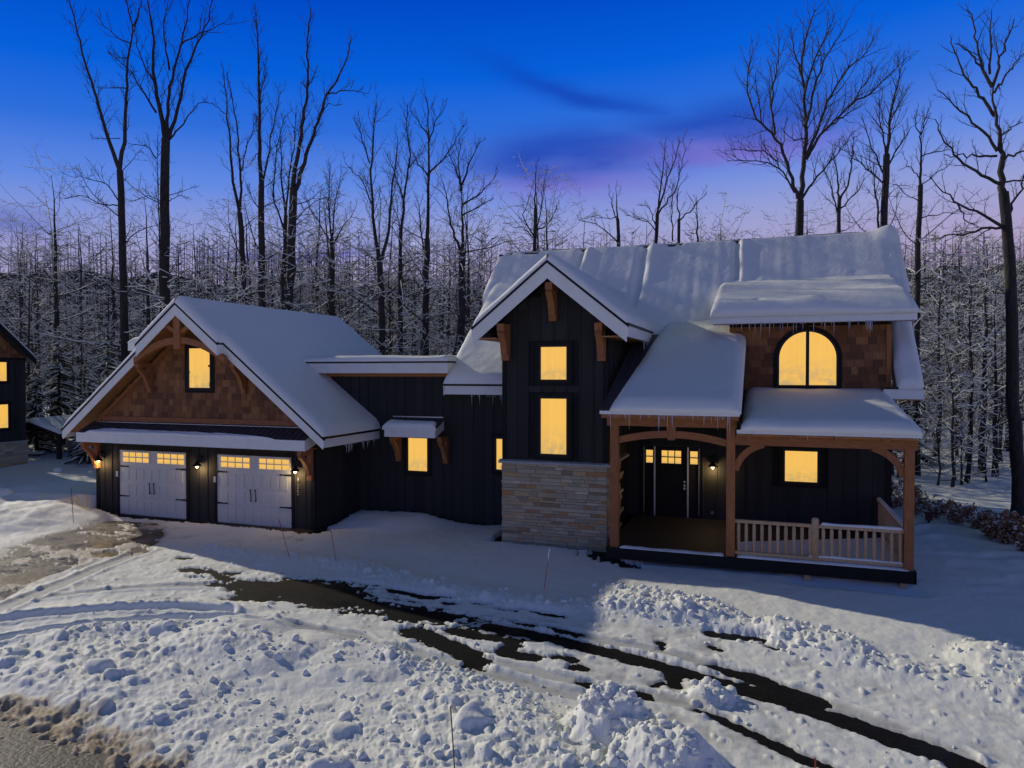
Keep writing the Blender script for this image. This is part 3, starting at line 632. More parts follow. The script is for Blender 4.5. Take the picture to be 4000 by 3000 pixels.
for d in (D1, D2):
    y = GY - .03; w = d[1] - d[0]
    gd = MB().box(d[0], d[1], y, y + .05, 0, DH).build('garage_door', M_DOORW, HOUSE)
    # four horizontal sections with raised panels
    for k in range(3):
        zz = .05 + k * .53; n = 4
        for c in range(8):
            if c % 4 == 3 and False: continue
            px = d[0] + .12 + c * (w - .24) / 8 + .025
            piece('door_panel', gd, M_DOORW, px, px + (w - .24) / 8 - .06, y - .014, y + .01, zz + .05, zz + .43)
        piece('section_joint', gd, M_GREY, d[0], d[1], y - .003, y + .01, zz - .006 if k else .0, zz + .002 if k else .03)
    for a0, a1 in ((.155, 1.255), (1.615, 2.71)):
        xa, xb = d[0] + a0 * w / 2.79, d[0] + a1 * w / 2.79; za, zb = 1.75, 2.07
        fb = MB()
        for q in ((xa - .05, xb + .05, za - .05, za), (xa - .05, xb + .05, zb, zb + .04), (xa - .05, xa, za, zb), (xb, xb + .05, za, zb)): fb.box(q[0], q[1], y - .02, y + .005, q[2], q[3])
        fb.build('window_frame', M_DOORW, gd)
        for c in range(4):
            for rr in range(2):
                pw = (xb - xa - .09) / 4; ph = (zb - za - .03) / 2
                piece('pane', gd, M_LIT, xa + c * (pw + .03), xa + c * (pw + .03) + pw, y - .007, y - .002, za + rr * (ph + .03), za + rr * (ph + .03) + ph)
        piece('muntin', gd, M_DOORW, xa, xb, y - .016, y - .001, (za + zb) / 2 - .015, (za + zb) / 2 + .015)
        for c in (1, 2, 3):
            xm = xa + c * (xb - xa + .03 - .0) / 4 - .015; piece('muntin', gd, M_DOORW, xm - .015, xm + .015, y - .0175, y - .001, za, zb)
    for side in (0, 1):
        for zz in (.62, 1.6):
            xs = d[side]; sg = 1 if side == 0 else -1
            poly = [(xs, zz - .03), (xs + sg * .36, zz - .014), (xs + sg * .36, zz - .03), (xs + sg * .44, zz), (xs + sg * .36, zz + .03), (xs + sg * .36, zz + .014), (xs, zz + .03)]
            if sg < 0: poly = poly[::-1]
            MB().prism_y(poly, y - .03, y - .015).build('strap_hinge', M_BLACK, gd)
    for sg in (-1, 1):
        xm = (d[0] + d[1]) / 2 + sg * .09
        MB().tube([(xm + .03 * math.sin(i / 6 * 6.28 * .6), y - .03 - .035 * math.sin(i / 6 * math.pi), .74 + .36 * i / 6) for i in range(7)], [.022, .014, .014, .016, .014, .014, .024], 6).build('handle', M_BLACK, gd)
# gable of shingles
gg = MB().prism_y([(GX0 + .1, 3.0), (GX1 - .1, 3.0), (GXC, groof(GXC) - .4)], GY - .012, GY).build('gable_wall', M_SHING, HOUSE)
GWX = (-17.19, -16.36); GWZ = (4.22, 5.46)
row = 0; zz = 3.26
while zz < 6.35:
    hw = (6.82 - .42 - zz) / GS - .08; x = GXC - hw + rng.uniform(-.1, .1)
    while x < GXC + hw:
        w = rng.uniform(.16, .34); xe = min(x + w, GXC + hw + .1)
        if not (x > GWX[0] - .16 and xe < GWX[1] + .16 and zz > GWZ[0] - .25 and zz < GWZ[1] + .05) and xe - x > .05:
            piece('shingle', gg, M_SHING, x + .004, xe - .004, GY - .045 - rng.uniform(0, .012), GY - .02, zz - .03, zz + .235, (R(-3.5), 0, 0))
        x = xe
    zz += .205; row += 1
window(GWX[0], GWX[1], GWZ[0], GWZ[1], GY - .04)
b = MB().box(GX0 + .35, GX1 - .35, GY - .11, GY - .02, 3.10, 3.25); b.build('gable_beam', M_WOODX, gg)
b = MB()
for sg in (-1, 1): rake(b, GXC, groof(GXC) - .36, GXC + sg * 4.25, groof(GXC + 4.25) - .36, GY - .10, GY - .015, .16)
b.build('rake_timber', M_WOODX, gg)
# roof slabs; the peak (brow) stands further forward than the lower rakes
gr = MB(); YL, YB = 17.5, 17.22; BRO = 1.56; EV = 5.03
for sg in (-1, 1):
    e, bx = GXC + sg * EV, GXC + sg * BRO
    gr.slab([(e, YL, groof(e)), (GXC, YL, groof(GXC)), (GXC, GYB, groof(GXC)), (e, GYB, groof(e))][::sg], .10)
    gr.slab([(bx, YB, groof(bx)), (GXC, YB, groof(GXC)), (GXC, YL - .002, groof(GXC)), (bx, YL - .002, groof(bx))][::sg], .10)
GR = gr.build('garage_roof', M_ROOF, HOUSE)
b = MB(); c = MB(); dk = MB(); sf = MB()
for sg in (-1, 1):
    e, bx = GXC + sg * EV, GXC + sg * BRO
    rake(b, GXC, groof(GXC) - .055, bx, groof(bx) - .055, YB - .03, YB, .33)
    rake(b, bx - sg * .0, groof(bx) - .055, e, groof(e) - .055, YL - .03, YL, .29)
    b.box(min(bx, bx + sg * .03), max(bx, bx + sg * .03), YB, YL, groof(bx) - .36, groof(bx) - .06)
    b.box(min(e, e + sg * .03), max(e, e + sg * .03), YL - .03, GYB, groof(e) - .3, groof(e) - .05)
    rake(dk, GXC, groof(GXC) + .012, bx + sg * .02, groof(bx) - .004, YB - .05, YB + .05, .07)
    rake(dk, bx, groof(bx) + .012, e + sg * .04, groof(e) - .02, YL - .05, YL + .05, .07)
    dk.box(min(e, e + sg * .05), max(e, e + sg * .05), YL - .05, GYB, groof(e) - .05, groof(e) + .02)
    sf.slab([(e, YL, groof(e) - .105), (GXC, YL, groof(GXC) - .105), (GXC, GY + .1, groof(GXC) - .105), (e, GY + .1, groof(e) - .105)][::sg], .05)
    sf.slab([(bx, YB, groof(bx) - .105), (GXC, YB, groof(GXC) - .105), (GXC, YL - .004, groof(GXC) - .105), (bx, YL - .004, groof(bx) - .105)][::sg], .05)
b.build('fascia', M_WHITE, GR); dk.build('drip_edge', M_BLACK, GR); sf.build('soffit', M_SOFFIT, GR)
SN = .22
for sg in (-1, 1):
    e, bx = GXC + sg * (EV + .02), GXC + sg * BRO
    P = [(e, YL - .04, groof(e)), (e, GYB, groof(e)), (GXC, GYB, groof(GXC)), (GXC, YL - .04, groof(GXC))]
    ed = 'lrb'
    if sg < 0: P = [P[1], P[0], P[3], P[2]]
    snowpatch('roof_snow', GR, *P, SN, ed, .30, 80, 70, .16, .7, 11 + sg, up=.6, lip=.05)
    P = [(bx, YB - .05, groof(bx)), (bx, YL + .25, groof(bx)), (GXC, YL + .25, groof(GXC)), (GXC, YB - .05, groof(GXC))]
    ed = 'lb'
    if sg < 0: P = [P[1], P[0], P[3], P[2]]; ed = 'rb'
    snowpatch('roof_snow', GR, *P, SN + .02, ed, .26, 24, 24, .08, 1, 15 + sg, up=.6)
icicles(GR, (GXC + EV + .03, 18.4, groof(GXC + EV) - .28), (GXC + EV + .03, 20.4, groof(GXC + EV) - .28), 30, .08, .42, 5)
def ony(u, v, y): d = ray(u, v); return _o + y / d[1] * d
q_ = ony(504, 1338, 20.2)
SD = MB().box(q_[0], GXC - .6, 20.2, 24.2, q_[2] - .12, q_[2]).build('side_dormer_roof', M_ROOF, HOUSE)
MB().box(q_[0] - .02, GXC - .6, 20.17, 20.2, q_[2] - .3, q_[2] - .01).build('fascia', M_WHITE, SD); MB().box(q_[0] + .4, GXC - .6, 20.4, 24.0, 4.4, q_[2] - .12).build('dormer_wall', M_TRIMDK, SD)
snowpatch('roof_snow', SD, (q_[0] - .03, 20.15, q_[2]), (GXC - .6, 20.15, q_[2]), (GXC - .6, 24.2, q_[2]), (q_[0] - .03, 24.2, q_[2]), .24, 'lb', .3, 24, 24, .1, 1, 19, up=1)
# centre truss under the brow
b = MB(); b.box(GXC - .12, GXC + .12, YB + .02, YB + .22, 5.42, 6.46)
b.build('king_post', M_WOOD, HOUSE)
b = MB(); o1, o2 = [], []
for i in range(17):
    s = -1 + 2 * i / 16; xx = GXC + s * 1.75; zc = 5.78 - .62 * s * s; o1.append((xx, zc)); o2.append((xx, zc - .2))
for i in range(16): b.prism_y([o2[i], o2[i + 1], o1[i + 1], o1[i]], YB + .06, YB + .2)
b.build('arched_tie', M_WOODX, HOUSE)
b = MB()
for sg in (-1, 1): rake(b, GXC + sg * .1, 6.0, GXC + sg * .62, 6.32, YB + .07, YB + .19, .14)
b.build('strut', M_WOODX, HOUSE)
for x in (-18.72, -15.02): bracket(x, GY - .05, 4.05, 5.0, .6)
for x in (-21.07, -12.66): bracket(x, GY - .03, 1.5, 2.42, .62)
# pent roof over the doors
b = MB(); b.hexa([(-21.25, 17.5, 2.66), (-12.46, 17.5, 2.66), (-12.46, GY - .05, 2.98), (-21.25, GY - .05, 2.98)], [(-21.25, 17.5, 2.74), (-12.46, 17.5, 2.74), (-12.46, GY - .05, 3.06), (-21.25, GY - .05, 3.06)])
AW = b.build('pent_roof', M_ROOF, HOUSE)
b = MB(); b.box(-21.28, -12.43, 17.46, 17.5, 2.43, 2.735); b.hexa([(-12.46, 17.5, 2.43), (-12.43, 17.5, 2.43), (-12.43, GY, 2.62), (-12.46, GY, 2.62)], [(-12.46, 17.5, 2.735), (-12.43, 17.5, 2.735), (-12.43, GY, 3.0), (-12.46, GY, 3.0)])
b.hexa([(-21.28, 17.5, 2.43), (-21.25, 17.5, 2.43), (-21.25, GY, 2.62), (-21.28, GY, 2.62)], [(-21.28, 17.5, 2.735), (-21.25, 17.5, 2.735), (-21.25, GY, 3.0), (-21.28, GY, 3.0)])
b.build('fascia', M_WHITE, AW)
piece('soffit', AW, M_SOFFIT, -21.24, -12.47, 17.51, GY - .03, 2.44, 2.47)
for i in range(44):
    xx = -21.2 + i * 8.7 / 43
    b = MB().hexa([(xx - .012, 17.46, 2.735), (xx + .012, 17.46, 2.735), (xx + .012, GY - .06, 3.06), (xx - .012, GY - .06, 3.06)], [(xx - .008, 17.46, 2.762), (xx + .008, 17.46, 2.762), (xx + .008, GY - .06, 3.085), (xx - .008, GY - .06, 3.085)]); b.build('roof_seam', M_ROOF, AW)
snowpatch('roof_snow', AW, (-20.9, 17.44, 2.735), (-13.4, 17.44, 2.735), (-15.6, 17.60, 2.81), (-20.4, 17.70, 2.85), .06, 'lrbt', .14, 90, 16, .5, 1.5, 21, up=.8)
b = MB(); b.hexa([(-20.95, GY - .14, 3.05), (-12.8, GY - .14, 3.05), (-12.8, GY - .02, 3.09), (-20.95, GY - .02, 3.09)], [(-20.95, GY - .14, 3.065), (-12.8, GY - .14, 3.065), (-12.8, GY - .02, 3.105), (-20.95, GY - .02, 3.105)]); b.build('flashing', M_GREY, AW)
# lamps, keypads, house number
def wall_lamp(x, yw, z, power):
    b = MB(); b.tube([(x, yw, z + .30), (x, yw - .02, z + .30)], .06, 10)
    b.tube([(x, yw - .02, z + .30), (x, yw - .10, z + .36), (x, yw - .18, z + .33), (x, yw - .20, z + .22)], .014, 6)
    b.tube([(x, yw - .20, z + .23), (x, yw - .20, z + .16), (x, yw - .20, z + .10), (x, yw - .20, z + .05)], [.03, .05, .10, .15], 12, False)
    l = b.build('wall_lamp', M_BLACK, HOUSE, True)
    bb = MB(); bb.tube([(x, yw - .20, z + .10), (x, yw - .20, z + .07), (x, yw - .20, z + .02), (x, yw - .20, z - .02)], [.02, .045, .045, .015], 10); bb.build('bulb', M_BULB, l, True)
    ld = bpy.data.lights.new('lamp_light', 'POINT'); ld.energy = power; ld.color = (1, .66, .3); ld.shadow_soft_size = .05
    lo = bpy.data.objects.new('lamp_light', ld); COL.objects.link(lo); lo.location = (x, yw - .20, z - .10)
    setparent(lo, l)
for x in (-21.0 + .14, -16.75, -13.10): wall_lamp(x, GY - .03, 1.72, 13)
for x, z in ((-20.22, 1.34), (-16.2, 1.35)): piece('keypad', gw, M_GREY, x - .04, x + .04, GY - .085, GY - .05, z - .09, z + .09)
def digit(ch, x, y, z, h, parent):
    w = h * .3; pl = {
        '8': [[(w * .8 * math.sin(t), h * .24 + h * .22 * -math.cos(t)) for t in np.linspace(0, 6.283, 13)], [(w * .62 * math.sin(t), h * .71 - h * .2 * math.cos(t)) for t in np.linspace(0, 6.283, 13)]],
        '3': [[(-w * .55, h * .85), (0, h), (w * .75, h * .86), (w * .8, h * .7), (w * .2, h * .54), (0, h * .54)], [(0, h * .54), (w * .5, h * .5), (w * .9, h * .3), (w * .6, h * .06), (0, 0), (-w * .7, h * .14)]],
        '5': [[(w * .75, h), (-w * .5, h), (-w * .65, h * .55), (0, h * .64), (w * .7, h * .5), (w * .85, h * .3), (w * .55, h * .06), (0, 0), (-w * .8, h * .13)]]}[ch]
    b = MB()
    for p in pl: b.tube([(x + a, y, z + c) for a, c in p], .009, 5)
    b.build('number_' + {'8': 'eight', '3': 'three', '5': 'five'}[ch], M_GREY, parent)
for ch, z in (('8', 1.415), ('3', 1.22), ('5', 1.025)): digit(ch, -13.13, GY - .045, z, .145, gw)

# ---- link between garage and main house: wall, flat roof, window with a little awning
LY = 20.65
lw = MB().box(GX1 - 2, -6.7, LY, LY + 1.2, -.4, 4.2).box(GX1 - 2, -9.3, LY + .001, LY + 3, 4.2, 4.9).build('link_wall', M_TRIMDK, HOUSE)
W1 = (-10.76, -10.08, 1.55, 2.60); W2 = (-7.73, -7.05, 1.72, 2.66)
siding(lw, -12.55, -9.22, LY, -.1, lambda x: 4.75, .335, [(W1[0] - .16, W1[1] + .16, W1[2] - .16, W1[3] + .16)])
siding(lw, -14.2, -12.57, LY, 2.6, lambda x: 4.75, .335)
siding(lw, -9.22, -6.8, LY, -.1, lambda x: 4.1, .345, [(W2[0] - .16, W2[1] + .16, W2[2] - .16, W2[3] + .16)])
window(*W1, LY); window(*W2, LY)
LR = MB().box(-14.6, -9.2, LY - .45, LY + 4.2, 4.93, 5.03).build('link_roof', M_ROOF, HOUSE)
b = MB().box(-14.4, -9.2, LY - .48, LY - .45, 4.68, 5.0).box(-14.4, -9.17, LY - .50, LY - .48, 4.86, 5.005)
b.hexa([(-9.2, LY - .48, 4.68), (-9.17, LY - .48, 4.68), (-9.17, LY + .9, 4.68), (-9.2, LY + .9, 4.68)], [(-9.2, LY - .48, 5.0), (-9.12, LY - .48, 5.0), (-9.12, LY + 1.2, 5.0), (-9.2, LY + 1.2, 5.0)])
b.build('fascia', M_WHITE, LR)
MB().box(-14.4, -9.11, LY - .53, LY - .47, 5.0, 5.05).box(-9.2, -9.10, LY - .5, LY + 1.3, 5.0, 5.05).build('drip_edge', M_BLACK, LR)
piece('soffit', LR, M_SOFFIT, -14.4, -9.2, LY - .45, LY - .0, 4.66, 4.72)
piece('frieze_board', LR, M_SOFFIT, -14.2, -9.22, LY - .09, LY - .04, 4.57, 4.67)
snowpatch('roof_snow', LR, (-14.5, LY - .52, 5.05), (-9.12, LY - .52, 5.05), (-9.12, LY + 4.2, 5.05), (-14.5, LY + 4.2, 5.05), .19, 'lrb', .22, 90, 30, .22, .9, 31, up=1, lip=.05)
AX0, AX1, AYF = -11.30, -9.48, 20.0
b = MB().hexa([(AX0, AYF, 2.95), (AX1, AYF, 2.95), (AX1, LY, 3.2), (AX0, LY, 3.2)], [(AX0, AYF, 3.0), (AX1, AYF, 3.0), (AX1, LY, 3.27), (AX0, LY, 3.27)])
WA = b.build('window_awning', M_ROOF, HOUSE)
b = MB().box(AX0 + .04, AX1 - .02, AYF - .03, AYF, 2.68, 2.90).box(AX0 - .02, AX1 + .02, AYF - .06, AYF - .0, 2.90, 2.99)
for x in (AX0 + .04, AX1 - .05): b.hexa([(x, AYF, 2.68), (x + .03, AYF, 2.68), (x + .03, LY, 2.9), (x, LY, 2.9)], [(x, AYF, 2.94), (x + .03, AYF, 2.94), (x + .03, LY, 3.19), (x, LY, 3.19)])
b.build('fascia', M_WHITE, WA); piece('flashing', WA, M_GREY, AX0 + .02, AX1 - .02, LY - .08, LY - .02, 3.265, 3.30)
for i in range(9):
    xx = AX0 + .1 + i * (AX1 - AX0 - .2) / 8
    MB().hexa([(xx - .01, AYF, 2.99), (xx + .01, AYF, 2.99), (xx + .01, LY - .05, 3.25), (xx - .01, LY - .05, 3.25)], [(xx - .008, AYF, 3.02), (xx + .008, AYF, 3.02), (xx + .008, LY - .05, 3.28), (xx - .008, LY - .05, 3.28)]).build('roof_seam', M_ROOF, WA)
snowpatch('roof_snow', WA, (AX0 - .02, AYF - .05, 2.995), (AX1 + .0, AYF - .05, 2.995), (AX1 - .1, AYF + .28, 3.11), (AX0 + .02, AYF + .36, 3.14), .10, 'lrbt', .12, 40, 16, .3, 2, 35, up=.8)
for x in (-11.06, -9.40): bracket(x, LY - .04, 1.85, 2.70, .55)

# ---- main house
MX0, MX1, MY = -9.0, 3.25, 21.67
def mroof(y): return y - 16.8
RY, RZ = 25.95, 9.15
mw = MB().prism_x([(MY, -.5), (MY + 8.6, -.5), (MY + 8.6, 4.4), (RY, RZ - .3), (MY, 4.5)], MX0 + 1, MX1).build('main_wall', M_TRIMDK, HOUSE)
PW = (.60, 1.44, 1.63, 2.49); DOORX = (-3.37, -1.75)
siding(mw, -3.9, MX1, MY, .41, lambda x: 4.3 if x < -.7 else 3.95, .37, [(DOORX[0] - .05, DOORX[1] + .05, .3, 2.55), (PW[0] - .16, PW[1] + .16, PW[2] - .16, PW[3] + .16)])
siding_x(mw, MX1, MY + .02, MY + 8.4, lambda y: .2, lambda y: min(mroof(y), 2 * RZ - mroof(y)) - .35)
piece('corner_board', mw, M_TRIMDK, MX1 - .1, MX1 + .045, MY - .045, MY + .1, .2, 4.2)
window(*PW, MY)
# door set
y = MY; dz0, dz1 = .43, 2.5
fr = MB()
for xa, xb in ((DOORX[0] - .05, DOORX[0]), (DOORX[1], DOORX[1] + .05)): fr.box(xa, xb, y - .06, y + .05, .41, dz1 + .05)
fr.box(DOORX[0], DOORX[1], y - .06, y + .05, dz1, dz1 + .05)
FD = fr.build('front_door', M_BLACK, HOUSE)
for xa in (-3.045, -2.075): piece('jamb_strip', FD, M_GREY, xa - .022, xa + .022, y - .075, y - .0, .42, dz1 - .01)
for xa in (DOORX[0] + .008, DOORX[1] - .008): piece('edge_strip', FD, M_GREY, xa - .005, xa + .005, y - .068, y - .04, .5, dz1 - .01)
slab_ = MB().box(-3.02, -2.1, y - .03, y + .02, dz0, dz1).build('door_slab', M_TRIMDK, FD)
for xa, xb in ((DOORX[0] + .0, -3.07), (-2.05, DOORX[1])): MB().box(xa, xb, y - .025, y + .02, dz0, dz1).build('sidelight', M_TRIMDK, FD)
for k in range(3):
    for j in range(2):
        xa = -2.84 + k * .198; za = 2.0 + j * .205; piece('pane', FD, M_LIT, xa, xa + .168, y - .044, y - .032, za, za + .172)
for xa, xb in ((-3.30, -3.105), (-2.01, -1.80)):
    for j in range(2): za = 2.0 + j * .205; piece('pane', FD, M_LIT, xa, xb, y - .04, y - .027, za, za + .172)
b = MB()
for z, r in ((1.47, .028), (1.36, .032), (1.27, .034)): b.tube([(-2.17, y - .03, z), (-2.17, y - .085, z)], r, 10)
b.build('door_handle', M_GREY, FD)
for k, xa in enumerate((-2.9, -2.5)): piece('door_panel', FD, M_TRIMDK, xa, xa + .3, y - .038, y - .02, .6, 1.75)
wall_lamp(-1.36, MY - .03, 1.93, 12)
MB().tube([(-1.38, MY - .03, .62), (-1.38, MY - .09, .60)], [.03, .05], 8).build('hose_tap', M_GREY, HOUSE)
# main roof: front slope, back slope; the top part reaches further out at the gable ends
MXL, MXR = -9.55, 3.92
mr_ = MB()
mr_.slab([(-6.6, 22.2, mroof(22.2)), (-.93, 22.2, mroof(22.2)), (-.93, RY, RZ), (-6.6, RY, RZ)], .22)
mr_.slab([(-.93, 23.6, mroof(23.6)), (3.28, 23.6, mroof(23.6)), (3.28, RY, RZ), (-.93, RY, RZ)], .22)
mr_.slab([(3.28, 21.1, mroof(21.1)), (MXR, 21.1, mroof(21.1)), (MXR, RY, RZ), (3.28, RY, RZ)], .22)
mr_.slab([(MXL, 24.2, mroof(24.2)), (-6.6, 24.2, mroof(24.2)), (-6.6, RY, RZ), (MXL, RY, RZ)], .22)
mr_.slab([(MXL, RY, RZ), (MXR, RY, RZ), (MXR, 31.0, RZ - 5.05), (MXL, 31.0, RZ - 5.05)], .22)
mr_.slab([(MXR, 24.1, mroof(24.1) + .01), (MXR + .14, 24.1, mroof(24.1) + .01), (MXR + .14, RY, RZ + .01), (MXR, RY, RZ + .01)], .24)
MR = mr_.build('main_roof', M_ROOF, HOUSE)
b = MB()
def rake_x(b, x0, x1, y0, z0, y1, z1, h): b.hexa([(x0, y0, z0 - h), (x1, y0, z0 - h), (x1, y1, z1 - h), (x0, y1, z1 - h)], [(x0, y0, z0), (x1, y0, z0), (x1, y1, z1), (x0, y1, z1)])
rake_x(b, MXR, MXR + .03, 21.1, mroof(21.1) - .05, 24.1, mroof(24.1) - .05, .3); rake_x(b, MXR + .14, MXR + .17, 24.1, mroof(24.1) - .04, RY, RZ - .04, .34)
b.box(MXR, MXR + .17, 24.06, 24.1, mroof(24.1) - .38, mroof(24.1) - .04)
rake_x(b, MXL - .03, MXL, 24.2, mroof(24.2) - .04, RY, RZ - .04, .34); b.box(MXL - .03, -9.0, 24.16, 24.2, mroof(24.2) - .36, mroof(24.2) - .04)
b.box(3.0, MXR + .03, 21.06, 21.1, mroof(21.1) - .30, mroof(21.1) - .04); b.build('fascia', M_WHITE, MR)
b = MB().box(3.0, MXR + .05, 21.03, 21.12, mroof(21.1) - .04, mroof(21.1) + .02); rake_x(b, MXR - .05, MXR + .05, 21.1, mroof(21.1) + .012, 24.1, mroof(24.1) + .012, .06)
b.box(MXL - .05, MXR + .16, RY - .06, RY + .06, RZ - .02, RZ + .06); b.build('drip_edge', M_BLACK, MR)
piece('soffit', MR, M_SOFFIT, MX1, MXR, 21.12, MY + .3, 3.97, 4.0)
def main_extra(th, P, a, c):
    x, yy = P[..., 0], P[..., 1]; top = sstep(yy, 24.0, 24.8)
    for cx, w in ((-3.97, .13), (-6.27, .12), (-.85, .09)):
        wob = .10 * (fbm(yy * 1.3, x * .2 + cx, 2, 5) - .5); d = x - cx - wob
        th = th * (1 - .72 * np.exp(-(d / w) ** 2) * sstep(yy, 23.2, 24.2)) + .05 * np.exp(-((d - w * 2.2) / .14) ** 2) * top
    th = th + .055 * (fbm(x * 2.6, yy * .15, 2, 77) - .5) + .010 * (fbm(x * 3, yy * 3, 3, 78) - .5)
    th = th * (1 - .8 * sstep(yy, 25.62, 25.9) * sstep(.46 - fbm(x * 1.1, x * 0 + 3, 3, 79), 0, .06) * sstep(-2 - x, -6, 2))
    th = th * (1 - .5 * sstep(yy, 25.75, 25.95)) + .22 * np.exp(-((x - 3.75) / .35) ** 2 - ((yy - 25.7) / .3) ** 2)
    return th
snowpatch('roof_snow', MR, (MXL - .04, 24.15, mroof(24.15)), (-6.4, 24.15, mroof(24.15)), (-6.4, RY, RZ), (MXL - .04, RY, RZ), .27, 'lb', .26, 60, 50, .12, 1.0, 41, main_extra, up=.45)
snowpatch('roof_snow', MR, (-6.6, 22.3, mroof(22.3)), (-.9, 22.3, mroof(22.3)), (-.9, RY, RZ), (-6.6, RY, RZ), .27, '', .24, 140, 110, .05, .8, 42, main_extra, up=.45)
snowpatch('roof_snow', MR, (-.9, 23.7, mroof(23.7)), (MXR + .16, 23.7, mroof(23.7)), (MXR + .16, RY, RZ), (-.9, RY, RZ), .27, 'r', .24, 120, 70, .05, .8, 47, main_extra, up=.45)
snowpatch('roof_snow', MR, (3.32, 21.04, mroof(21.04)), (MXR + .04, 21.04, mroof(21.04)), (MXR + .04, 24.2, mroof(24.2)), (3.32, 24.2, mroof(24.2)), .22, 'lrb', .2, 24, 50, .2, 1.6, 43, up=.4)
# lower roof left of the tower
BX = -9.27; BS = .79
def broof(y): return 4.33 + BS * (y - 20.15)
BR = MB().slab([(BX, 20.15, broof(20.15)), (-6.2, 20.15, broof(20.15)), (-6.2, 24.9, broof(24.9)), (BX, 24.9, broof(24.9))], .15).build('side_roof', M_ROOF, HOUSE)
b = MB().box(BX + .03, -6.82, 20.11, 20.15, broof(20.15) - .30, broof(20.15) - .04); rake_x(b, BX - .03, BX, 20.15, broof(20.15) - .05, 24.9, broof(24.9) - .05, .28); b.build('fascia', M_WHITE, BR)
b = MB().box(BX - .05, -6.82, 20.08, 20.17, broof(20.15) - .04, broof(20.15) + .02); rake_x(b, BX - .05, BX + .05, 20.15, broof(20.15) + .012, 24.9, broof(24.9) + .012, .06); b.build('drip_edge', M_BLACK, BR)
piece('soffit', BR, M_SOFFIT, BX, -6.82, 20.16, LY, 4.03, 4.06)
snowpatch('roof_snow', BR, (BX - .04, 20.1, broof(20.1)), (-6.3, 20.1, broof(20.1)), (-6.3, 24.9, broof(24.9)), (BX - .04, 24.9, broof(24.9)), .24, 'lb', .3, 60, 80, .22, 1.0, 45, up=.55)
icicles(BR, (-8.4, 20.10, broof(20.15) - .3), (-6.85, 20.10, broof(20.15) - .3), 32, .08, .62, 6)
snowpatch('roof_snow', MR, (MXL + .1, 25.9, RZ - .05), (MXR, 25.9, RZ - .05), (MXR, 28, RZ - 2.1), (MXL + .1, 28, RZ - 2.1), .2, 'lr', .25, 40, 8, .2, 1, 46, up=.6)

# ---- tower
TX0, TX1, TY, TXC, TS = -6.82, -3.89, 18.72, -5.355, .81
def troof(x): return 7.64 - TS * abs(x - TXC)
tw = MB().prism_y([(TX0 + .01, -.5), (TX1 - .01, -.5), (TX1 - .01, troof(TX1) - .3), (TXC, troof(TXC) - .3), (TX0 + .01, troof(TX0) - .3)], TY + .005, 25).build('tower_wall', M_TRIMDK, HOUSE)
T1 = (-5.71, -4.99, 4.51, 5.39); T2 = (-5.71, -4.99, 2.49, 3.99)
siding(tw, TX0, TX1, TY, 2.3, lambda x: troof(x) - .3, .366, [(T1[0] - .17, T1[1] + .17, T1[2] - .17, T1[3] + .17), (T2[0] - .17, T2[1] + .17, T2[2] - .14, T2[3] + .17)])
siding_x(tw, TX1, TY + .02, 23.3, lambda y: 2.6, lambda y: troof(TX1) - .3, .36)
window(*T1, TY - .01); window(*T2, TY - .01)
for xa, xb in ((TX0 - .01, TX0 + .1), (TX1 - .1, TX1 + .045)): MB().box(xa, xb, TY - .045, TY + .1, 2.3, 5.8).build('corner_board', M_TRIMDK, tw)
st = MB().box(TX0 + .02, TX1 - .02, TY - .03, 21.66, -.5, 2.2).build('stone_base', M_MORTAR, HOUSE)
zz = -.32
while zz < 2.19:
    h = rng.choice((.075, .09, .105, .12, .14)); h = min(h, 2.2 - zz); x = TX0 + rng.uniform(-.02, .0)
    while x < TX1:
        w = rng.uniform(.16, .62); xe = min(x + w, TX1 + .01)
        if TX1 - xe < .1: xe = TX1 + .01
        if h > .02: piece('stone', st, M_STONE, x + .003, xe - .003, TY - .055 - rng.uniform(0, .03), TY - .01, zz + .003, zz + h - .003)
        x = xe
    yy = TY
    while yy < 20.2 and h > .02:
        w = rng.uniform(.3, .8); piece('stone', st, M_STONE, TX1 - .03, TX1 + .03 + rng.uniform(0, .025), yy + .003, yy + w - .003, zz + .003, zz + h - .003); yy += w
    zz += h
x = TX0 - .09
for k in range(3):
    xe = x + (TX1 - TX0 + .2) / 3; MB().hexa([(x + .003, TY - .15, 2.2), (xe - .003, TY - .15, 2.2), (xe - .003, TY - .01, 2.2), (x + .003, TY - .01, 2.2)], [(x + .003, TY - .15, 2.265), (xe - .003, TY - .15, 2.265), (xe - .003, TY - .01, 2.30), (x + .003, TY - .01, 2.30)]).build('sill_stone', M_CAP, st); x = xe
yy = TY - .14
for k in range(3):
    MB().hexa([(TX1 - .01, yy, 2.2), (TX1 + .11, yy, 2.2), (TX1 + .11, yy + .95, 2.2), (TX1 - .01, yy + .95, 2.2)], [(TX1 - .01, yy, 2.3), (TX1 + .11, yy, 2.262), (TX1 + .11, yy + .95, 2.262), (TX1 - .01, yy + .95, 2.3)]).build('sill_stone', M_CAP, st); yy += .955
TE, TYF = 2.1, 18.1
tr = MB()
for sg in (-1, 1):
    e = TXC + sg * TE; tr.slab([(e, TYF, troof(e)), (TXC, TYF, troof(TXC)), (TXC, 25, troof(TXC)), (e, 25 if sg < 0 else 24, troof(e))][::sg], .1)
TR = tr.build('tower_roof', M_ROOF, HOUSE)
b = MB(); dk = MB(); sf = MB()
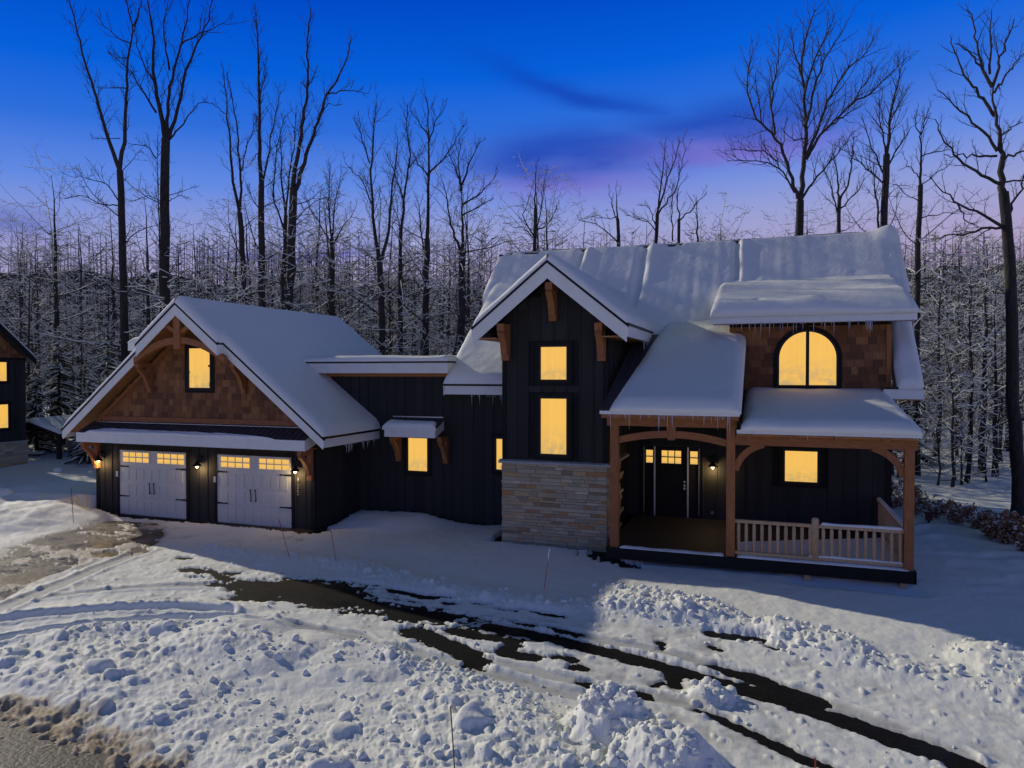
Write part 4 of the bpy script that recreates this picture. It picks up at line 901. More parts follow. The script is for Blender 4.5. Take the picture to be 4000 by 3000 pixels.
for sg in (-1, 1):
    e = TXC + sg * TE; e2 = TXC + sg * (TE - .0)
    rake(b, TXC, troof(TXC) - .05, e, troof(e) - .05, TYF - .03, TYF, .44 if False else .42)
    b.hexa(*[[(min(e, e + sg * .03), TYF - .03, troof(e) - zz_), (max(e, e + sg * .03), TYF - .03, troof(e) - zz_), (max(e, e + sg * .03), 23, troof(e) - zz_), (min(e, e + sg * .03), 23, troof(e) - zz_)] for zz_ in (.33, .05)])
    rake(dk, TXC, troof(TXC) + .012, e + sg * .04, troof(e) - .02, TYF - .05, TYF + .05, .075)
    dk.box(min(e, e + sg * .05), max(e, e + sg * .05), TYF - .05, 23, troof(e) - .05, troof(e) + .02)
    sf.slab([(e, TYF, troof(e) - .105), (TXC, TYF, troof(TXC) - .105), (TXC, TY + .1, troof(TXC) - .105), (e, TY + .1, troof(e) - .105)][::sg], .05)
    x0_, x1_ = sorted((e, TXC + sg * 1.45)); sf.box(x0_, x1_, TYF + .01, 23, troof(e) - .33, troof(e) - .30)
b.build('fascia', M_WHITE, TR); dk.build('drip_edge', M_BLACK, TR); sf.build('soffit', M_SOFFIT, TR)
for sg in (-1, 1):
    e = TXC + sg * (TE + .02); P = [(e, TYF - .04, troof(e)), (e, 24.2, troof(e)), (TXC, 24.6, troof(TXC)), (TXC, TYF - .04, troof(TXC))]; ed = 'lb'
    if sg < 0: P = [P[1], P[0], P[3], P[2]]; ed = 'rb'
    snowpatch('roof_snow', TR, *P, .21, ed, .26, 60, 40, .12, 1, 51 + sg, up=.6)
icicles(TR, (TXC + TE + .03, 20.2, troof(TXC + TE) - .3), (TXC + TE + .03, 22.2, troof(TXC + TE) - .3), 16, .1, .45, 8)
bracket(TXC + .02, TY - .04, 6.08, 7.08, .55, w=.2); bracket(TX0 + .13, TY - .04, 5.03, 6.02, .55, w=.2); bracket(TX1 - .12, TY - .04, 5.0, 5.98, .55, w=.2)

# ---- dormer
DX0, DX1 = -.9, 3.26
dw = MB().box(DX0 + .02, DX1, MY + .004, 24, 3.9, 6.2).build('dormer_wall', M_SHING, HOUSE)
zz = 4.06; AWN = (.43, 1.90, 4.35); ARC_C = ((.43 + 1.90) / 2, 5.10, .735)
def in_arch(x, z): return (abs(x - ARC_C[0]) < ARC_C[2] + .13 and AWN[2] - .16 < z < ARC_C[1]) or (z >= ARC_C[1] and math.hypot(x - ARC_C[0], z - ARC_C[1]) < ARC_C[2] + .13)
while zz < 6.1:
    x = DX0 + .1 + rng.uniform(-.08, .0)
    while x < DX1 - .1:
        xe = min(x + rng.uniform(.16, .34), DX1 - .08)
        if not (in_arch((x + xe) / 2, zz + .1) and in_arch(x + .02, zz + .1) and in_arch(xe - .02, zz + .1)):
            piece('shingle', dw, M_SHING, x + .004, xe - .004, MY - .040 - rng.uniform(0, .012), MY - .012, zz - .03, zz + .235, (R(-3.5), 0, 0))
        x = xe
    zz += .205
for xa in (DX0 + .0, DX1 - .12): piece('corner_board', dw, M_WOOD, xa, xa + .12, MY - .075, MY + .05, 4.2 if xa < 0 else 4.15, 6.1)
piece('sill_flashing', dw, M_GREY, DX0 + .3, DX1 - .1, MY - .06, MY - .03, 4.03, 4.055)
def arch_poly(grow, z0): return [(ARC_C[0] - ARC_C[2] - grow, z0), (ARC_C[0] + ARC_C[2] + grow, z0)] + [(ARC_C[0] + (ARC_C[2] + grow) * math.cos(t), ARC_C[1] + (ARC_C[2] + grow) * math.sin(t)) for t in np.linspace(0, math.pi, 25)]
aw = MB().prism_y(arch_poly(.15, 4.20), MY - .085, MY - .02).build('window', M_TRIMDK, HOUSE)
MB().prism_y(arch_poly(.055, 4.30), MY - .10, MY - .086).build('window_frame', M_BLACK, aw)
for sg in (-1, 1):
    n = 14; c = ARC_C; pl = [(c[0] + sg * .045, 4.35), (c[0] + sg * c[2], 4.35)] + [(c[0] + sg * c[2] * math.cos(t), c[1] + (c[2]) * math.sin(t)) for t in np.linspace(0, math.pi / 2 - .06, n)]
    if sg < 0: pl = pl[::-1]
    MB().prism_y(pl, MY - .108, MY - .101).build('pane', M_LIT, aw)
piece('mullion', aw, M_BLACK, ARC_C[0] - .045, ARC_C[0] + .045, MY - .125, MY - .101, 4.3, 5.88)
def droof(y): return 6.30 + .32 * (y - 21.0)
DR = MB().slab([(-1.36, 21.0, droof(21.0)), (3.76, 21.0, droof(21.0)), (3.76, 24.3, droof(24.3)), (-1.36, 24.3, droof(24.3))], .10).build('dormer_roof', M_ROOF, HOUSE)
b = MB().box(-1.36, 3.79, 20.97, 21.0, 6.06, 6.29)
for x in (-1.39, 3.76): rake_x(b, x, x + .03, 20.97, droof(20.97) - .02, 23.6, droof(23.6) - .02, .23)
b.build('fascia', M_WHITE, DR); MB().box(-1.40, 3.80, 20.95, 21.02, 6.29, 6.315).build('drip_edge', M_BLACK, DR)
piece('soffit', DR, M_SOFFIT, -1.35, 3.75, 21.01, MY + .1, 6.08, 6.11)
piece('frieze_board', DR, M_TRIMDK, DX0, DX1, MY - .1, MY - .05, 6.0, 6.08)
def dorm_extra(th, P, a, c):
    x = P[..., 0]; return th * (1 - .35 * sstep(x, 1.2, 3.2) * sstep(.7 - c, 0, .7)) + .04 * np.sin(c * 5 + 1.3 * fbm(a * .6, c, 2, 5) * 3) * sstep(c, .4, 1) - .09 * np.exp(-((a - 1.25) / .12) ** 2 - ((c - .55) / .12) ** 2) + .06 * np.exp(-((a - 2.7) / .2) ** 2 - ((c - .5) / .2) ** 2)
snowpatch('roof_snow', DR, (-1.42, 20.93, droof(20.93) - .02), (3.81, 20.93, droof(20.93) - .02), (3.75, 24.2, droof(24.2)), (-1.36, 24.2, droof(24.2)), .36, 'lrb', .24, 110, 60, .12, .8, 61, dorm_extra, up=.8, lip=.10)
icicles(DR, (-1.2, 20.95, 6.07), (3.7, 20.95, 6.07), 75, .06, .62, 9)
siding_x(dw, DX1, MY + .1, 23.4, lambda y: mroof(y) + .3, lambda y: droof(y) - .15)
MB().box(DX0 - .02, DX0 + .02, MY - .02, 24, 4.3, 6.15).build('dormer_cheek', M_TRIMDK, dw)

# ---- porch
PY = 17.5
DK = MB().box(-3.62, 3.1, 17.38, MY, .30, .41).build('porch_deck', simple('deck_board', (.03, .024, .017), .7, .3, 3, (1, 8, 1)), HOUSE)
b = MB().box(-3.62, 3.12, 17.34, 17.38, .14, .405).box(3.1, 3.14, 17.34, MY, .14, .405); b.build('rim_board', M_TRIMDK, DK)
for xa, ya in ((2.84, 17.5), (.9, 17.5), (2.84, 20.9)): MB().box(xa, xa + .14, ya, ya + .14, -.4, .14).build('deck_footing', M_RAIL, DK)
snowpatch('deck_snow', DK, (-.55, 17.36, .41), (3.0, 17.36, .41), (3.0, 20.6, .41), (-.55, 18.9, .41), .05, 'lrbt', .2, 50, 30, .5, 1.2, 71, up=1)
snowpatch('deck_snow', DK, (-3.3, 17.36, .41), (-.85, 17.36, .41), (-.85, 17.62, .41), (-3.3, 17.55, .41), .035, 'lrbt', .12, 40, 10, .9, 2.5, 72, up=1)
def post(x, y, z0, z1, w=.2): return MB().box(x - w / 2, x + w / 2, y - w / 2, y + w / 2, z0, z1).build('porch_post', M_WOOD, HOUSE)
post(-3.44, PY, .41, 3.40); post(-.70, PY, .41, 3.40, .19); post(3.0, PY, .41, 3.02, .19)
MB().box(-3.62, -.57, PY - .1, PY + .1, 3.40, 3.60).build('porch_beam', M_WOODX, HOUSE); MB().box(-3.70, -.52, 17.12, 17.2, 3.60, 3.70).build('porch_fascia_beam', M_WOODX, HOUSE)
MB().box(-.60, 3.16, PY - .105, PY + .105, 3.02, 3.24).build('porch_beam', M_WOODX, HOUSE)
b = MB(); n = 16
for i in range(n):
    s0, s1 = -1 + 2 * i / n, -1 + 2 * (i + 1) / n; xc, hw = -2.07, 1.27; f0, f1 = [.25 - .17 * (1 - s * s) for s in (s0, s1)]
    b.prism_y([(xc + s0 * hw, 3.38 - f0 - .17), (xc + s1 * hw, 3.38 - f1 - .17), (xc + s1 * hw, 3.38 - f1), (xc + s0 * hw, 3.38 - f0)], PY - .06, PY + .06)
b.build('arched_brace', M_WOODX, HOUSE)
MB().prism_y([(-2.17, 3.14), (-2.14, 3.08), (-2.0, 3.08), (-1.97, 3.14), (-1.97, 3.40), (-2.17, 3.40)], PY - .085, PY + .085).build('beam_peg', M_WOOD, HOUSE)
def brace(x, z, sg):
    b = MB(); n = 8; p0 = Vector((x, z - .62)); p1 = Vector((x + sg * .62, z)); c = Vector((x + sg * .12, z - .14)); o1, o2 = [], []
    for i in range(n + 1):
        s = i / n; p = p0 * (1 - s) ** 2 + c * 2 * s * (1 - s) + p1 * s * s; d = ((c - p0) * (1 - s) + (p1 - c) * s).normalized(); q = Vector((-d.y, d.x)) * .075; o1.append(p + q); o2.append(p - q)
    for i in range(n):
        q = [(k.x, k.y) for k in (o2[i], o2[i + 1], o1[i + 1], o1[i])]
        if sum(q[k][0] * q[(k + 1) % 4][1] - q[(k + 1) % 4][0] * q[k][1] for k in range(4)) < 0: q = q[::-1]
        b.prism_y(q, PY - .055, PY + .055)
    return b.build('knee_brace', M_WOOD, HOUSE)
brace(-.6, 3.04, 1); brace(2.9, 3.04, -1)
# roof over the door (steeper, upper) and over the right bay (lower)
def plroof(y): return 3.78 + .4 * (y - 17.1)
PL = MB().slab([(-3.72, 17.1, plroof(17.1)), (-.50, 17.1, plroof(17.1)), (-.50, 22.9, plroof(22.9)), (-3.72, 22.9, plroof(22.9))], .08).build('porch_roof', M_ROOF, HOUSE)
MB().box(-3.73, -.49, 17.07, 17.1, 3.695, 3.775).build('fascia', M_WHITE, PL)
MB().slab([(-3.7, 17.2, plroof(17.2) - .09), (-.52, 17.2, plroof(17.2) - .09), (-.52, MY, plroof(MY) - .09), (-3.7, MY, plroof(MY) - .09)], .05).build('soffit', M_SOFFIT, PL)
MB().prism_x([(17.2, 3.5), (MY, 3.5), (MY, plroof(MY) - .1), (17.2, plroof(17.2) - .1)], -.56, -.50).build('cheek_wall', M_TRIMDK, PL)
for xx in (-3.70, -3.46, -3.22): MB().hexa([(xx - .015, 17.08, plroof(17.08)), (xx + .015, 17.08, plroof(17.08)), (xx + .015, 20.5, plroof(20.5)), (xx - .015, 20.5, plroof(20.5))], [(xx - .01, 17.08, plroof(17.08) + .035), (xx + .01, 17.08, plroof(17.08) + .035), (xx + .01, 20.5, plroof(20.5) + .035), (xx - .01, 20.5, plroof(20.5) + .035)]).build('roof_seam', M_ROOF, PL)
snowpatch('roof_snow', PL, (-3.5, 17.06, plroof(17.06)), (-.46, 17.06, plroof(17.06)), (-.46, 23.2, plroof(23.2)), (-2.9, 23.2, plroof(23.2)), .24, 'lrb', .34, 80, 80, .14, .9, 81, up=.6, lip=.06)
icicles(PL, (-3.6, 17.08, 3.70), (-.6, 17.08, 3.70), 52, .06, .66, 10)
def prroof(y): return 3.40 + .14 * (y - 17.1)
PR = MB().slab([(-.49, 17.1, prroof(17.1)), (3.14, 17.1, prroof(17.1)), (3.14, MY, prroof(MY)), (-.49, MY, prroof(MY))], .06).build('porch_roof', M_ROOF, HOUSE)
MB().box(-.56, 3.17, 17.07, 17.1, 3.31, 3.395).build('fascia', M_WHITE, PR); MB().box(3.14, 3.17, 17.1, MY, 3.31, 3.40).build('side_fascia', M_TRIMDK, PR)
MB().box(-.56, 3.10, 17.2, MY, 3.25, 3.29).build('soffit', M_SOFFIT, PR)
for xx in (-.3, .62, 1.55, 2.5): MB().box(xx - .06, xx + .06, 17.12, 17.6, 3.21, 3.30).build('rafter_tail', M_WOOD, PR)
snowpatch('roof_snow', PR, (-.48, 17.05, prroof(17.05)), (3.19, 17.05, prroof(17.05)), (3.16, MY, prroof(MY)), (-.48, MY, prroof(MY)), .24, 'lrb', .30, 80, 70, .16, .8, 83, up=.8, lip=.06)
icicles(PR, (-.4, 17.08, 3.32), (3.1, 17.08, 3.32), 18, .04, .16, 12)
# railing
RL = MB().box(-.60, 2.9, PY - .05, PY + .05, 1.20, 1.27).box(-.60, 2.9, PY - .045, PY + .045, .47, .535).box(2.93, 3.03, PY + .1, MY, 1.20, 1.27).box(2.935, 3.025, PY + .1, MY, .47, .535).build('railing', M_RAIL, HOUSE)
bal = MB(); n = 9
prof = [(.0, .022), (.06, .026), (.12, .038), (.35, .041), (.6, .039), (.85, .041), (.92, .036), (.97, .026), (1, .022)]
bal.tube([(0, 0, t) for t, r in prof], [r for t, r in prof], 8); BAL = meshdata('baluster', bal.v, bal.f, M_RAIL, True)
for i in range(10): obj('baluster', BAL, RL, (-.52 + i * .172, PY, .53), (0, 0, rng.uniform(0, 6)), (1, 1, .68))
for i in range(10): obj('baluster', BAL, RL, (1.30 + i * .172, PY, .53), (0, 0, rng.uniform(0, 6)), (1, 1, .68))
for i in range(21): obj('baluster', BAL, RL, (2.98, PY + .35 + i * .18, .53), (0, 0, rng.uniform(0, 6)), (1, 1, .68))
MB().tube([(1.13, PY, .41), (1.13, PY, 1.36), (1.13, PY, 1.40), (1.13, PY, 1.42)], [.08, .08, .07, .04], 12).build('newel_post', M_RAIL, RL, True)
snowpatch('rail_snow', RL, (1.25, PY - .05, 1.272), (2.9, PY - .05, 1.272), (2.9, PY + .05, 1.272), (1.25, PY + .05, 1.272), .045, 'lrbt', .05, 30, 8, .4, 2, 91, up=1)
snowpatch('rail_snow', RL, (2.93, PY + .15, 1.272), (3.03, PY + .15, 1.272), (3.03, MY - .1, 1.272), (2.93, MY - .1, 1.272), .07, 'lrbt', .05, 8, 40, .4, 2, 92, up=1)
snowpatch('rail_snow', RL, (1.0, PY - .045, .537), (2.9, PY - .045, .537), (2.9, PY + .045, .537), (1.0, PY + .045, .537), .035, 'lrbt', .05, 40, 8, .7, 3, 93, up=1)

# ------------------------------------------------------------------ trees
class TM:
    """collects tapered tubes with numpy; snow = ridges lying on the upper side of branches"""
    def __init__(s): s.v = []; s.f = []; s.n = 0
    def tube(s, P, rad, k):
        P = np.asarray(P); n = len(P); rad = np.asarray(rad)
        T = np.empty_like(P); T[1:-1] = P[2:] - P[:-2]; T[0] = P[1] - P[0]; T[-1] = P[-1] - P[-2]
        T /= np.linalg.norm(T, axis=1)[:, None] + 1e-9
        ref = np.array([.31, .95, .05]) if abs(T[:, 2]).mean() > .7 else np.array([0, 0, 1.])
        A = np.cross(T, ref); A /= np.linalg.norm(A, axis=1)[:, None] + 1e-9; B = np.cross(T, A)
        a = np.arange(k) * 2 * math.pi / k
        V = P[:, None, :] + rad[:, None, None] * (np.cos(a)[None, :, None] * A[:, None, :] + np.sin(a)[None, :, None] * B[:, None, :])
        s.v.append(V.reshape(-1, 3)); i = s.n + np.arange(n * k).reshape(n, k); j = np.roll(i, -1, 1)
        s.f.append(np.stack([i[:-1], i[1:], j[1:], j[:-1]], -1).reshape(-1, 4)); s.n += n * k
    def mesh(s, name, m): return meshdata(name, np.concatenate(s.v), np.concatenate(s.f), m, True) if s.v else None
def unitv(v): return v / (np.linalg.norm(v) + 1e-9)
class Tree:
    def __init__(s, seed, snow=.5, sides=(8, 5, 4, 3)):
        s.r = np.random.RandomState(seed); s.trunk = TM(); s.crown = TM(); s.snow = TM(); s.ks = sides; s.snowp = snow; s.tips = []; s.sk = .010; s.zmax = 1e9; s.rmin = .008
    def limb(s, P, rad, lvl):
        (s.trunk if lvl == 0 else s.crown).tube(P, rad, s.ks[min(lvl, 3)])
        if lvl and s.snowp > 0:
            d = unitv(P[-1] - P[0])
            if P[:, 2].mean() < s.zmax and abs(d[2]) < .86 and s.r.rand() < s.snowp * (1.25 - abs(d[2])):
                r = np.asarray(rad); k = r * .8 + s.sk; a = max(0, int(len(P) * .0)); Q = P.copy(); Q[:, 2] += r * .75 + k * .45
                k = k * (.75 + .5 * s.r.rand(len(P))); k[-1] *= .4; s.snow.tube(Q, k, 3)
    def grow(s, p, d, L, r, lvl, maxl, up=.12, wig=.18, kids=(5, 5, 4), spread=(35, 70), ratio=.55, rend=.25, start=.15):
        n = max(3, int(4 + L * .8) if lvl < 2 else 4); st = L / n; P = [p]; d = unitv(d)
        for i in range(n):
            d = unitv(d + s.r.normal(0, wig, 3) * (.7 if lvl < 2 else 1) + np.array([0, 0, up])); P.append(P[-1] + d * st)
        P = np.array(P); rad = r * (1 - (1 - rend) * np.linspace(0, 1, n + 1) ** .9); s.limb(P, rad, lvl)
        if lvl >= maxl: return
        s.children(P, rad, L, lvl, maxl, up, wig, kids, spread, ratio, start)
    def children(s, P, rad, L, lvl, maxl, up=.12, wig=.18, kids=(5, 5, 4), spread=(35, 70), ratio=.55, start=.15, lens=None, bias=None):
        seg = np.linalg.norm(np.diff(P, axis=0), axis=1); cum = np.concatenate([[0], np.cumsum(seg)]); tot = cum[-1]
        nk = kids[min(lvl, len(kids) - 1)]; nk = int(nk * (.75 + .5 * s.r.rand()) + .5)
        ga = s.r.rand() * 6.28
        for c in range(nk):
            t = start + (1 - start) * (c + s.r.rand()) / nk; q = t * tot; i = min(np.searchsorted(cum, q) - 1, len(P) - 2); i = max(i, 0); fr = (q - cum[i]) / (seg[i] + 1e-9)
            pos = P[i] * (1 - fr) + P[i + 1] * fr; rr = rad[i] * (1 - fr) + rad[i + 1] * fr; dd = unitv(P[i + 1] - P[i])
            ga += 2.4 + s.r.normal(0, .5); a = unitv(np.cross(dd, [.3, .2, .93] if abs(dd[2]) < .9 else [1, 0, 0])); b = np.cross(dd, a)
            sp = R(s.r.uniform(*spread)); nd_ = dd * math.cos(sp) + (a * math.cos(ga) + b * math.sin(ga)) * math.sin(sp)
            if bias is not None: nd_ = unitv(nd_ + bias)
            cl = (lens if lens else L * ratio) * (1 - .45 * t) * (.6 + .7 * s.r.rand())
            s.grow(pos, nd_, cl, max(min(rr * .6, cl * .010 + .006), s.rmin), lvl + 1, maxl, up, wig, kids, spread, ratio)
    def objects(s, name, root):
        out = []
        for tm, nm, m in ((s.trunk, 'trunk', M_BARK), (s.crown, 'crown', M_BARK), (s.snow, 'branch_snow', M_TSNOW)):
            me = tm.mesh(nm, m)
            if me: out.append(obj(nm, me)); out[-1].parent = root; nm != 'trunk' and out[-1].__setitem__('kind', 'stuff')
        return out
def resample(P, n):
    P = np.asarray(P); seg = np.linalg.norm(np.diff(P, axis=0), axis=1); c = np.concatenate([[0], np.cumsum(seg)]); t = np.linspace(0, c[-1], n)
    return np.stack([np.interp(t, c, P[:, k]) for k in range(3)], 1)
def hero(name, label, depth, trunk, stems, r0, seed, snow=.25, kids=7, klen=2.2, maxl=3, low=0, base_v=None, cat='tree', up=.14, group='tall bare trees behind the house', sub=(6, 4)):
    """a bare tree standing at a known depth; its trunk and main stems follow the photograph's outline, every twig grows in 3-D"""
    t = Tree(seed, snow); rs = t.r; t.zmax = 4.7 + .19 * depth; t.rmin = .00028 * depth; t.sk = .02
    foot = ondepth(trunk[0][0], trunk[0][1], depth); gz = gz1(foot[0], foot[1]) - .15
    root = tag(empty(name, (foot[0], foot[1], gz)), label, cat, group); O = np.array([foot[0], foot[1], gz])
    def path(px, d0, d1):
        n = len(px); return np.array([ondepth(u, v, depth + d0 + (d1 - d0) * i / max(1, n - 1)) for i, (u, v) in enumerate(px)])
    T = path(trunk, 0, 0); 
    T = np.concatenate([[O], T[T[:, 2] > gz + .4]]) - O
    T[0, :2] = T[1, :2] + (0, 0); T = resample(T, 14); T[1:-1, :2] += rs.normal(0, r0 * .12, (12, 2))
    rad = r0 * (1.12 - .32 * np.linspace(0, 1, 14)); rad[0] *= 1.3; t.limb(T, rad, 0)
    if low: t.children(T, rad * .4, 5, 0, 3, .05, .17, (low + 3, 6, 3), (50, 85), .5, .25, lens=5.5)
    for k, (px, rs0) in enumerate(stems):
        dz = rs.uniform(-1, 1) * (.06 * abs(px[-1][1] - px[0][1]) / F * depth + .3)
        S = path(px, 0, dz) - O; S = resample(S, max(6, len(px) * 3)); m = len(S); S[1:] += rs.normal(0, .03, (m - 1, 3)); L_ = np.linalg.norm(np.diff(S, axis=0), axis=1).sum()
        rad = rs0 * .82 * (1 - .88 * np.linspace(0, 1, m) ** .85) + .008; t.limb(S, rad, 1)
        t.children(S, rad, L_, 1, maxl, up, .16, (kids, max(4, int((kids + 4) * L_ / 3.4)), sub[0], sub[1]), (22, 55), .5, .15, lens=min(klen, L_ * .45), bias=np.array([0, 0, .25]))
    t.objects(name, root); return root
Z1 = lambda p, ox=0, oy=0, s=1.276: [(ox + x / s, oy + y / s) for x, y in p]
ZB = lambda p: Z1(p, 800, 300, 1.659); ZC = lambda p: Z1(p, 2000, 0, 1.659); ZD = lambda p: Z1(p, 2800, 0, 1.659)
hero('bare_tree', 'tall bare tree forking low into two long slender stems, left of the thick snow-patched trunk', 46, Z1([(622, 2300), (622, 1640), (605, 1050), (597, 850)]),
     [(Z1([(597, 850), (545, 700), (510, 600), (470, 450), (430, 330), (395, 190), (350, 20), (330, -80)]), .16), (Z1([(597, 850), (622, 700), (630, 400), (650, 220), (668, 130), (640, 50), (600, -60)]), .17), (Z1([(668, 130), (690, 70), (720, -40)]), .08),
      (Z1([(632, 290), (590, 290), (535, 258)]), .04), (Z1([(630, 440), (560, 436), (480, 438)]), .045), (Z1([(650, 215), (590, 190), (520, 130), (475, 60)]), .05),
      (Z1([(590, 1000), (540, 920), (450, 890), (345, 880)]), .05), (Z1([(590, 1025), (500, 1020), (420, 975), (320, 985)]), .05), (Z1([(600, 690), (540, 690), (450, 690)]), .03)], .26, 1, .3, 4, 1.6, 3, low=7)
hero('bare_tree', 'thickest bare trunk behind the garage, snow-patched, with a crown of upright stems', 46, Z1([(818, 2300), (818, 1500), (822, 1000), (826, 690)]),
     [(Z1([(826, 700), (790, 520), (765, 350), (765, 200), (745, 60), (730, -60)]), .2), (Z1([(832, 690), (845, 420), (880, 300), (905, 220), (930, 90), (950, -40)]), .15), (Z1([(842, 690), (890, 540), (915, 390), (980, 230), (1040, 100), (1065, -30)]), .15),
      (Z1([(845, 695), (900, 630), (990, 510), (1040, 508)]), .08), (Z1([(778, 560), (710, 455), (650, 350), (540, 260)]), .08), (Z1([(845, 350), (818, 200), (820, 110), (840, -20)]), .08), (Z1([(775, 430), (720, 330), (670, 180), (680, 100)]), .06),
      (Z1([(800, 1500), (795, 1100), (785, 900), (783, 690)]), .07), (Z1([(780, 790), (740, 730), (640, 715)]), .05), (Z1([(905, 220), (990, 170), (1110, 120), (1190, 118)]), .06), (Z1([(818, 1010), (740, 975), (650, 1005)]), .03), (Z1([(832, 1010), (880, 975), (940, 980)]), .03)], .34, 2, .45, 4, 1.7, 3, low=6)
hero('bare_tree', 'slim bare tree with two wand-like stems rising behind the garage ridge', 44, ZB([(268, 2000), (265, 1460), (245, 1150), (225, 880)]),
     [(ZB([(225, 880), (185, 700), (165, 450), (140, 150), (115, -60)]), .12), (ZB([(230, 860), (235, 620), (208, 320), (185, 180), (150, -30)]), .1), (ZB([(238, 610), (270, 450), (330, 290), (350, 260)]), .05), (ZB([(130, 240), (60, 180), (0, 165)]), .03)], .2, 3, .3, 3, 1.2, 3, low=5)
hero('bare_tree', 'straight dark bare tree holding a few brown leaves behind the garage ridge', 43, ZB([(370, 2000), (370, 1460), (366, 700)]),
     [(ZB([(366, 700), (355, 380), (350, 0), (340, -300), (330, -420)]), .16), (ZB([(368, 780), (400, 560), (440, 330), (470, 180), (490, 90)]), .08), (ZB([(355, 480), (300, 560), (260, 600)]), .03), (ZB([(362, 880), (310, 800), (270, 690)]), .04), (ZB([(352, 150), (380, 20), (400, -120)]), .05)], .22, 4, .4, 7, 1.5, 3, low=6)
hero('bare_tree', 'tall bare tree parting into a wide V above the garage ridge', 42, ZB([(545, 2000), (545, 1480), (560, 1150), (575, 900), (575, 720)]),
     [(ZB([(570, 720), (585, 600), (630, 350), (660, 120), (672, 0), (665, -200), (672, -330), (690, -440)]), .17), (ZB([(590, 730), (640, 580), (680, 460), (740, 250), (800, 90), (870, 0), (930, -150), (950, -260)]), .16), (ZB([(800, 110), (870, 90), (940, 90), (1060, 108)]), .05),
      (ZB([(745, 240), (800, 180), (885, 180)]), .04), (ZB([(672, 60), (700, 20), (720, -60)]), .04), (ZB([(660, 90), (630, 30)]), .03), (ZB([(640, 560), (600, 600), (560, 660)]), .05)], .28, 5, .45, 5, 1.6, 3, low=7)
hero('bare_tree', 'dense twiggy tree crowded against the wide V-shaped tree', 44, ZB([(510, 2000), (512, 1480), (525, 900)]),
     [(ZB([(525, 900), (495, 650), (490, 380)]), .09), (ZB([(525, 880), (550, 600), (590, 400), (585, 230)]), .08), (ZB([(520, 1000), (440, 780), (460, 500), (520, 250)]), .07)], .15, 6, .5, 7, 1.4, 3, low=6)
hero('bare_tree', 'low fan-shaped bare tree between the garage ridge and the flat link roof', 42, ZB([(826, 2000), (828, 1500), (822, 1050)]),
     [(ZB([(822, 1050), (800, 800), (815, 570)]), .07), (ZB([(822, 1060), (850, 800), (880, 640)]), .06), (ZB([(822, 1100), (900, 960), (975, 860)]), .05), (ZB([(820, 1080), (740, 950), (640, 770)]), .05)], .16, 7, .6, 8, 1.4, 3, low=5)
hero('bare_tree', 'bare tree forking into two straight leaders above the link roof', 40, ZB([(1152, 2000), (1150, 1650), (1132, 1200)]),
     [(ZB([(1125, 1190), (1090, 900), (1075, 600), (1095, 350), (1112, 170)]), .13), (ZB([(1145, 1190), (1190, 1000), (1215, 700), (1245, 480), (1250, 390)]), .12), (ZB([(1080, 820), (1020, 680), (910, 560)]), .05), (ZB([(1070, 560), (1020, 420), (1000, 270)]), .05), (ZB([(1110, 1190), (1020, 1120), (900, 1090)]), .05)], .21, 8, .55, 8, 1.7, 3, low=6)
hero('bare_tree', 'slender wavering bare tree beside the two-leader tree', 41, ZB([(1266, 2000), (1265, 1650), (1265, 1150)]),
     [(ZB([(1265, 1150), (1290, 800), (1330, 500), (1300, 330), (1312, 160)]), .11), (ZB([(1290, 800), (1250, 680), (1180, 500)]), .05), (ZB([(1310, 600), (1400, 500), (1440, 420)]), .04), (ZB([(1265, 1180), (1255, 950), (1245, 800)]), .06)], .16, 9, .55, 8, 1.7, 3, low=5)
hero('bare_tree', 'straight-stemmed bare tree with level side branches between link and main roofs', 40, ZB([(1430, 2000), (1430, 1650), (1440, 1050)]),
     [(ZB([(1440, 1050), (1452, 750), (1450, 450), (1438, 130)]), .13), (ZB([(1450, 420), (1500, 280), (1565, 180)]), .05), (ZB([(1450, 380), (1390, 300), (1330, 220)]), .05), (ZB([(1452, 620), (1560, 520), (1680, 310)]), .06), (ZB([(1450, 650), (1380, 560), (1340, 470)]), .05), (ZB([(1430, 1200), (1400, 1000), (1380, 800)]), .07)], .2, 10, .6, 8, 1.8, 3, low=6)
hero('bare_tree', 'broad rounded bare tree rising beside the main roof gable', 38, ZB([(1668, 2000), (1668, 1650), (1660, 1110)]),
     [(ZB([(1650, 1110), (1600, 980), (1565, 800), (1550, 680)]), .09), (ZB([(1668, 1110), (1672, 950), (1660, 780), (1665, 700)]), .11), (ZB([(1665, 700), (1720, 560), (1780, 420)]), .07), (ZB([(1665, 720), (1610, 560), (1580, 460)]), .06), (ZB([(1668, 830), (1780, 760), (1890, 640)]), .06), (ZB([(1668, 900), (1780, 840), (1870, 780)]), .05), (ZB([(1660, 740), (1640, 560), (1650, 420)]), .06)], .19, 11, .6, 9, 1.7, 3, low=5)
hero('bare_tree', 'thin bare tree peeping over the left end of the main ridge', 40, ZC([(145, 2200), (145, 1600), (152, 1350)]), [(ZC([(152, 1350), (155, 1060)]), .06), (ZC([(150, 1500), (190, 1350), (212, 1160)]), .05), (ZC([(148, 1560), (80, 1470), (0, 1480)]), .05), (ZC([(150, 1500), (230, 1460), (300, 1330)]), .05), (ZC([(148, 1540), (70, 1400), (130, 1240)]), .05)], .12, 12, .6, 6, 1.2, 3)
hero('bare_tree', 'small bare tree with a drooping limb over the middle of the main ridge', 40, ZC([(692, 2200), (692, 1600), (685, 1420)]), [(ZC([(685, 1420), (675, 1225)]), .06), (ZC([(690, 1575), (560, 1455), (430, 1420)]), .05), (ZC([(685, 1450), (650, 1340), (625, 1250)]), .04), (ZC([(688, 1400), (640, 1420), (480, 1400)]), .03)], .12, 13, .55, 5, .9, 3)
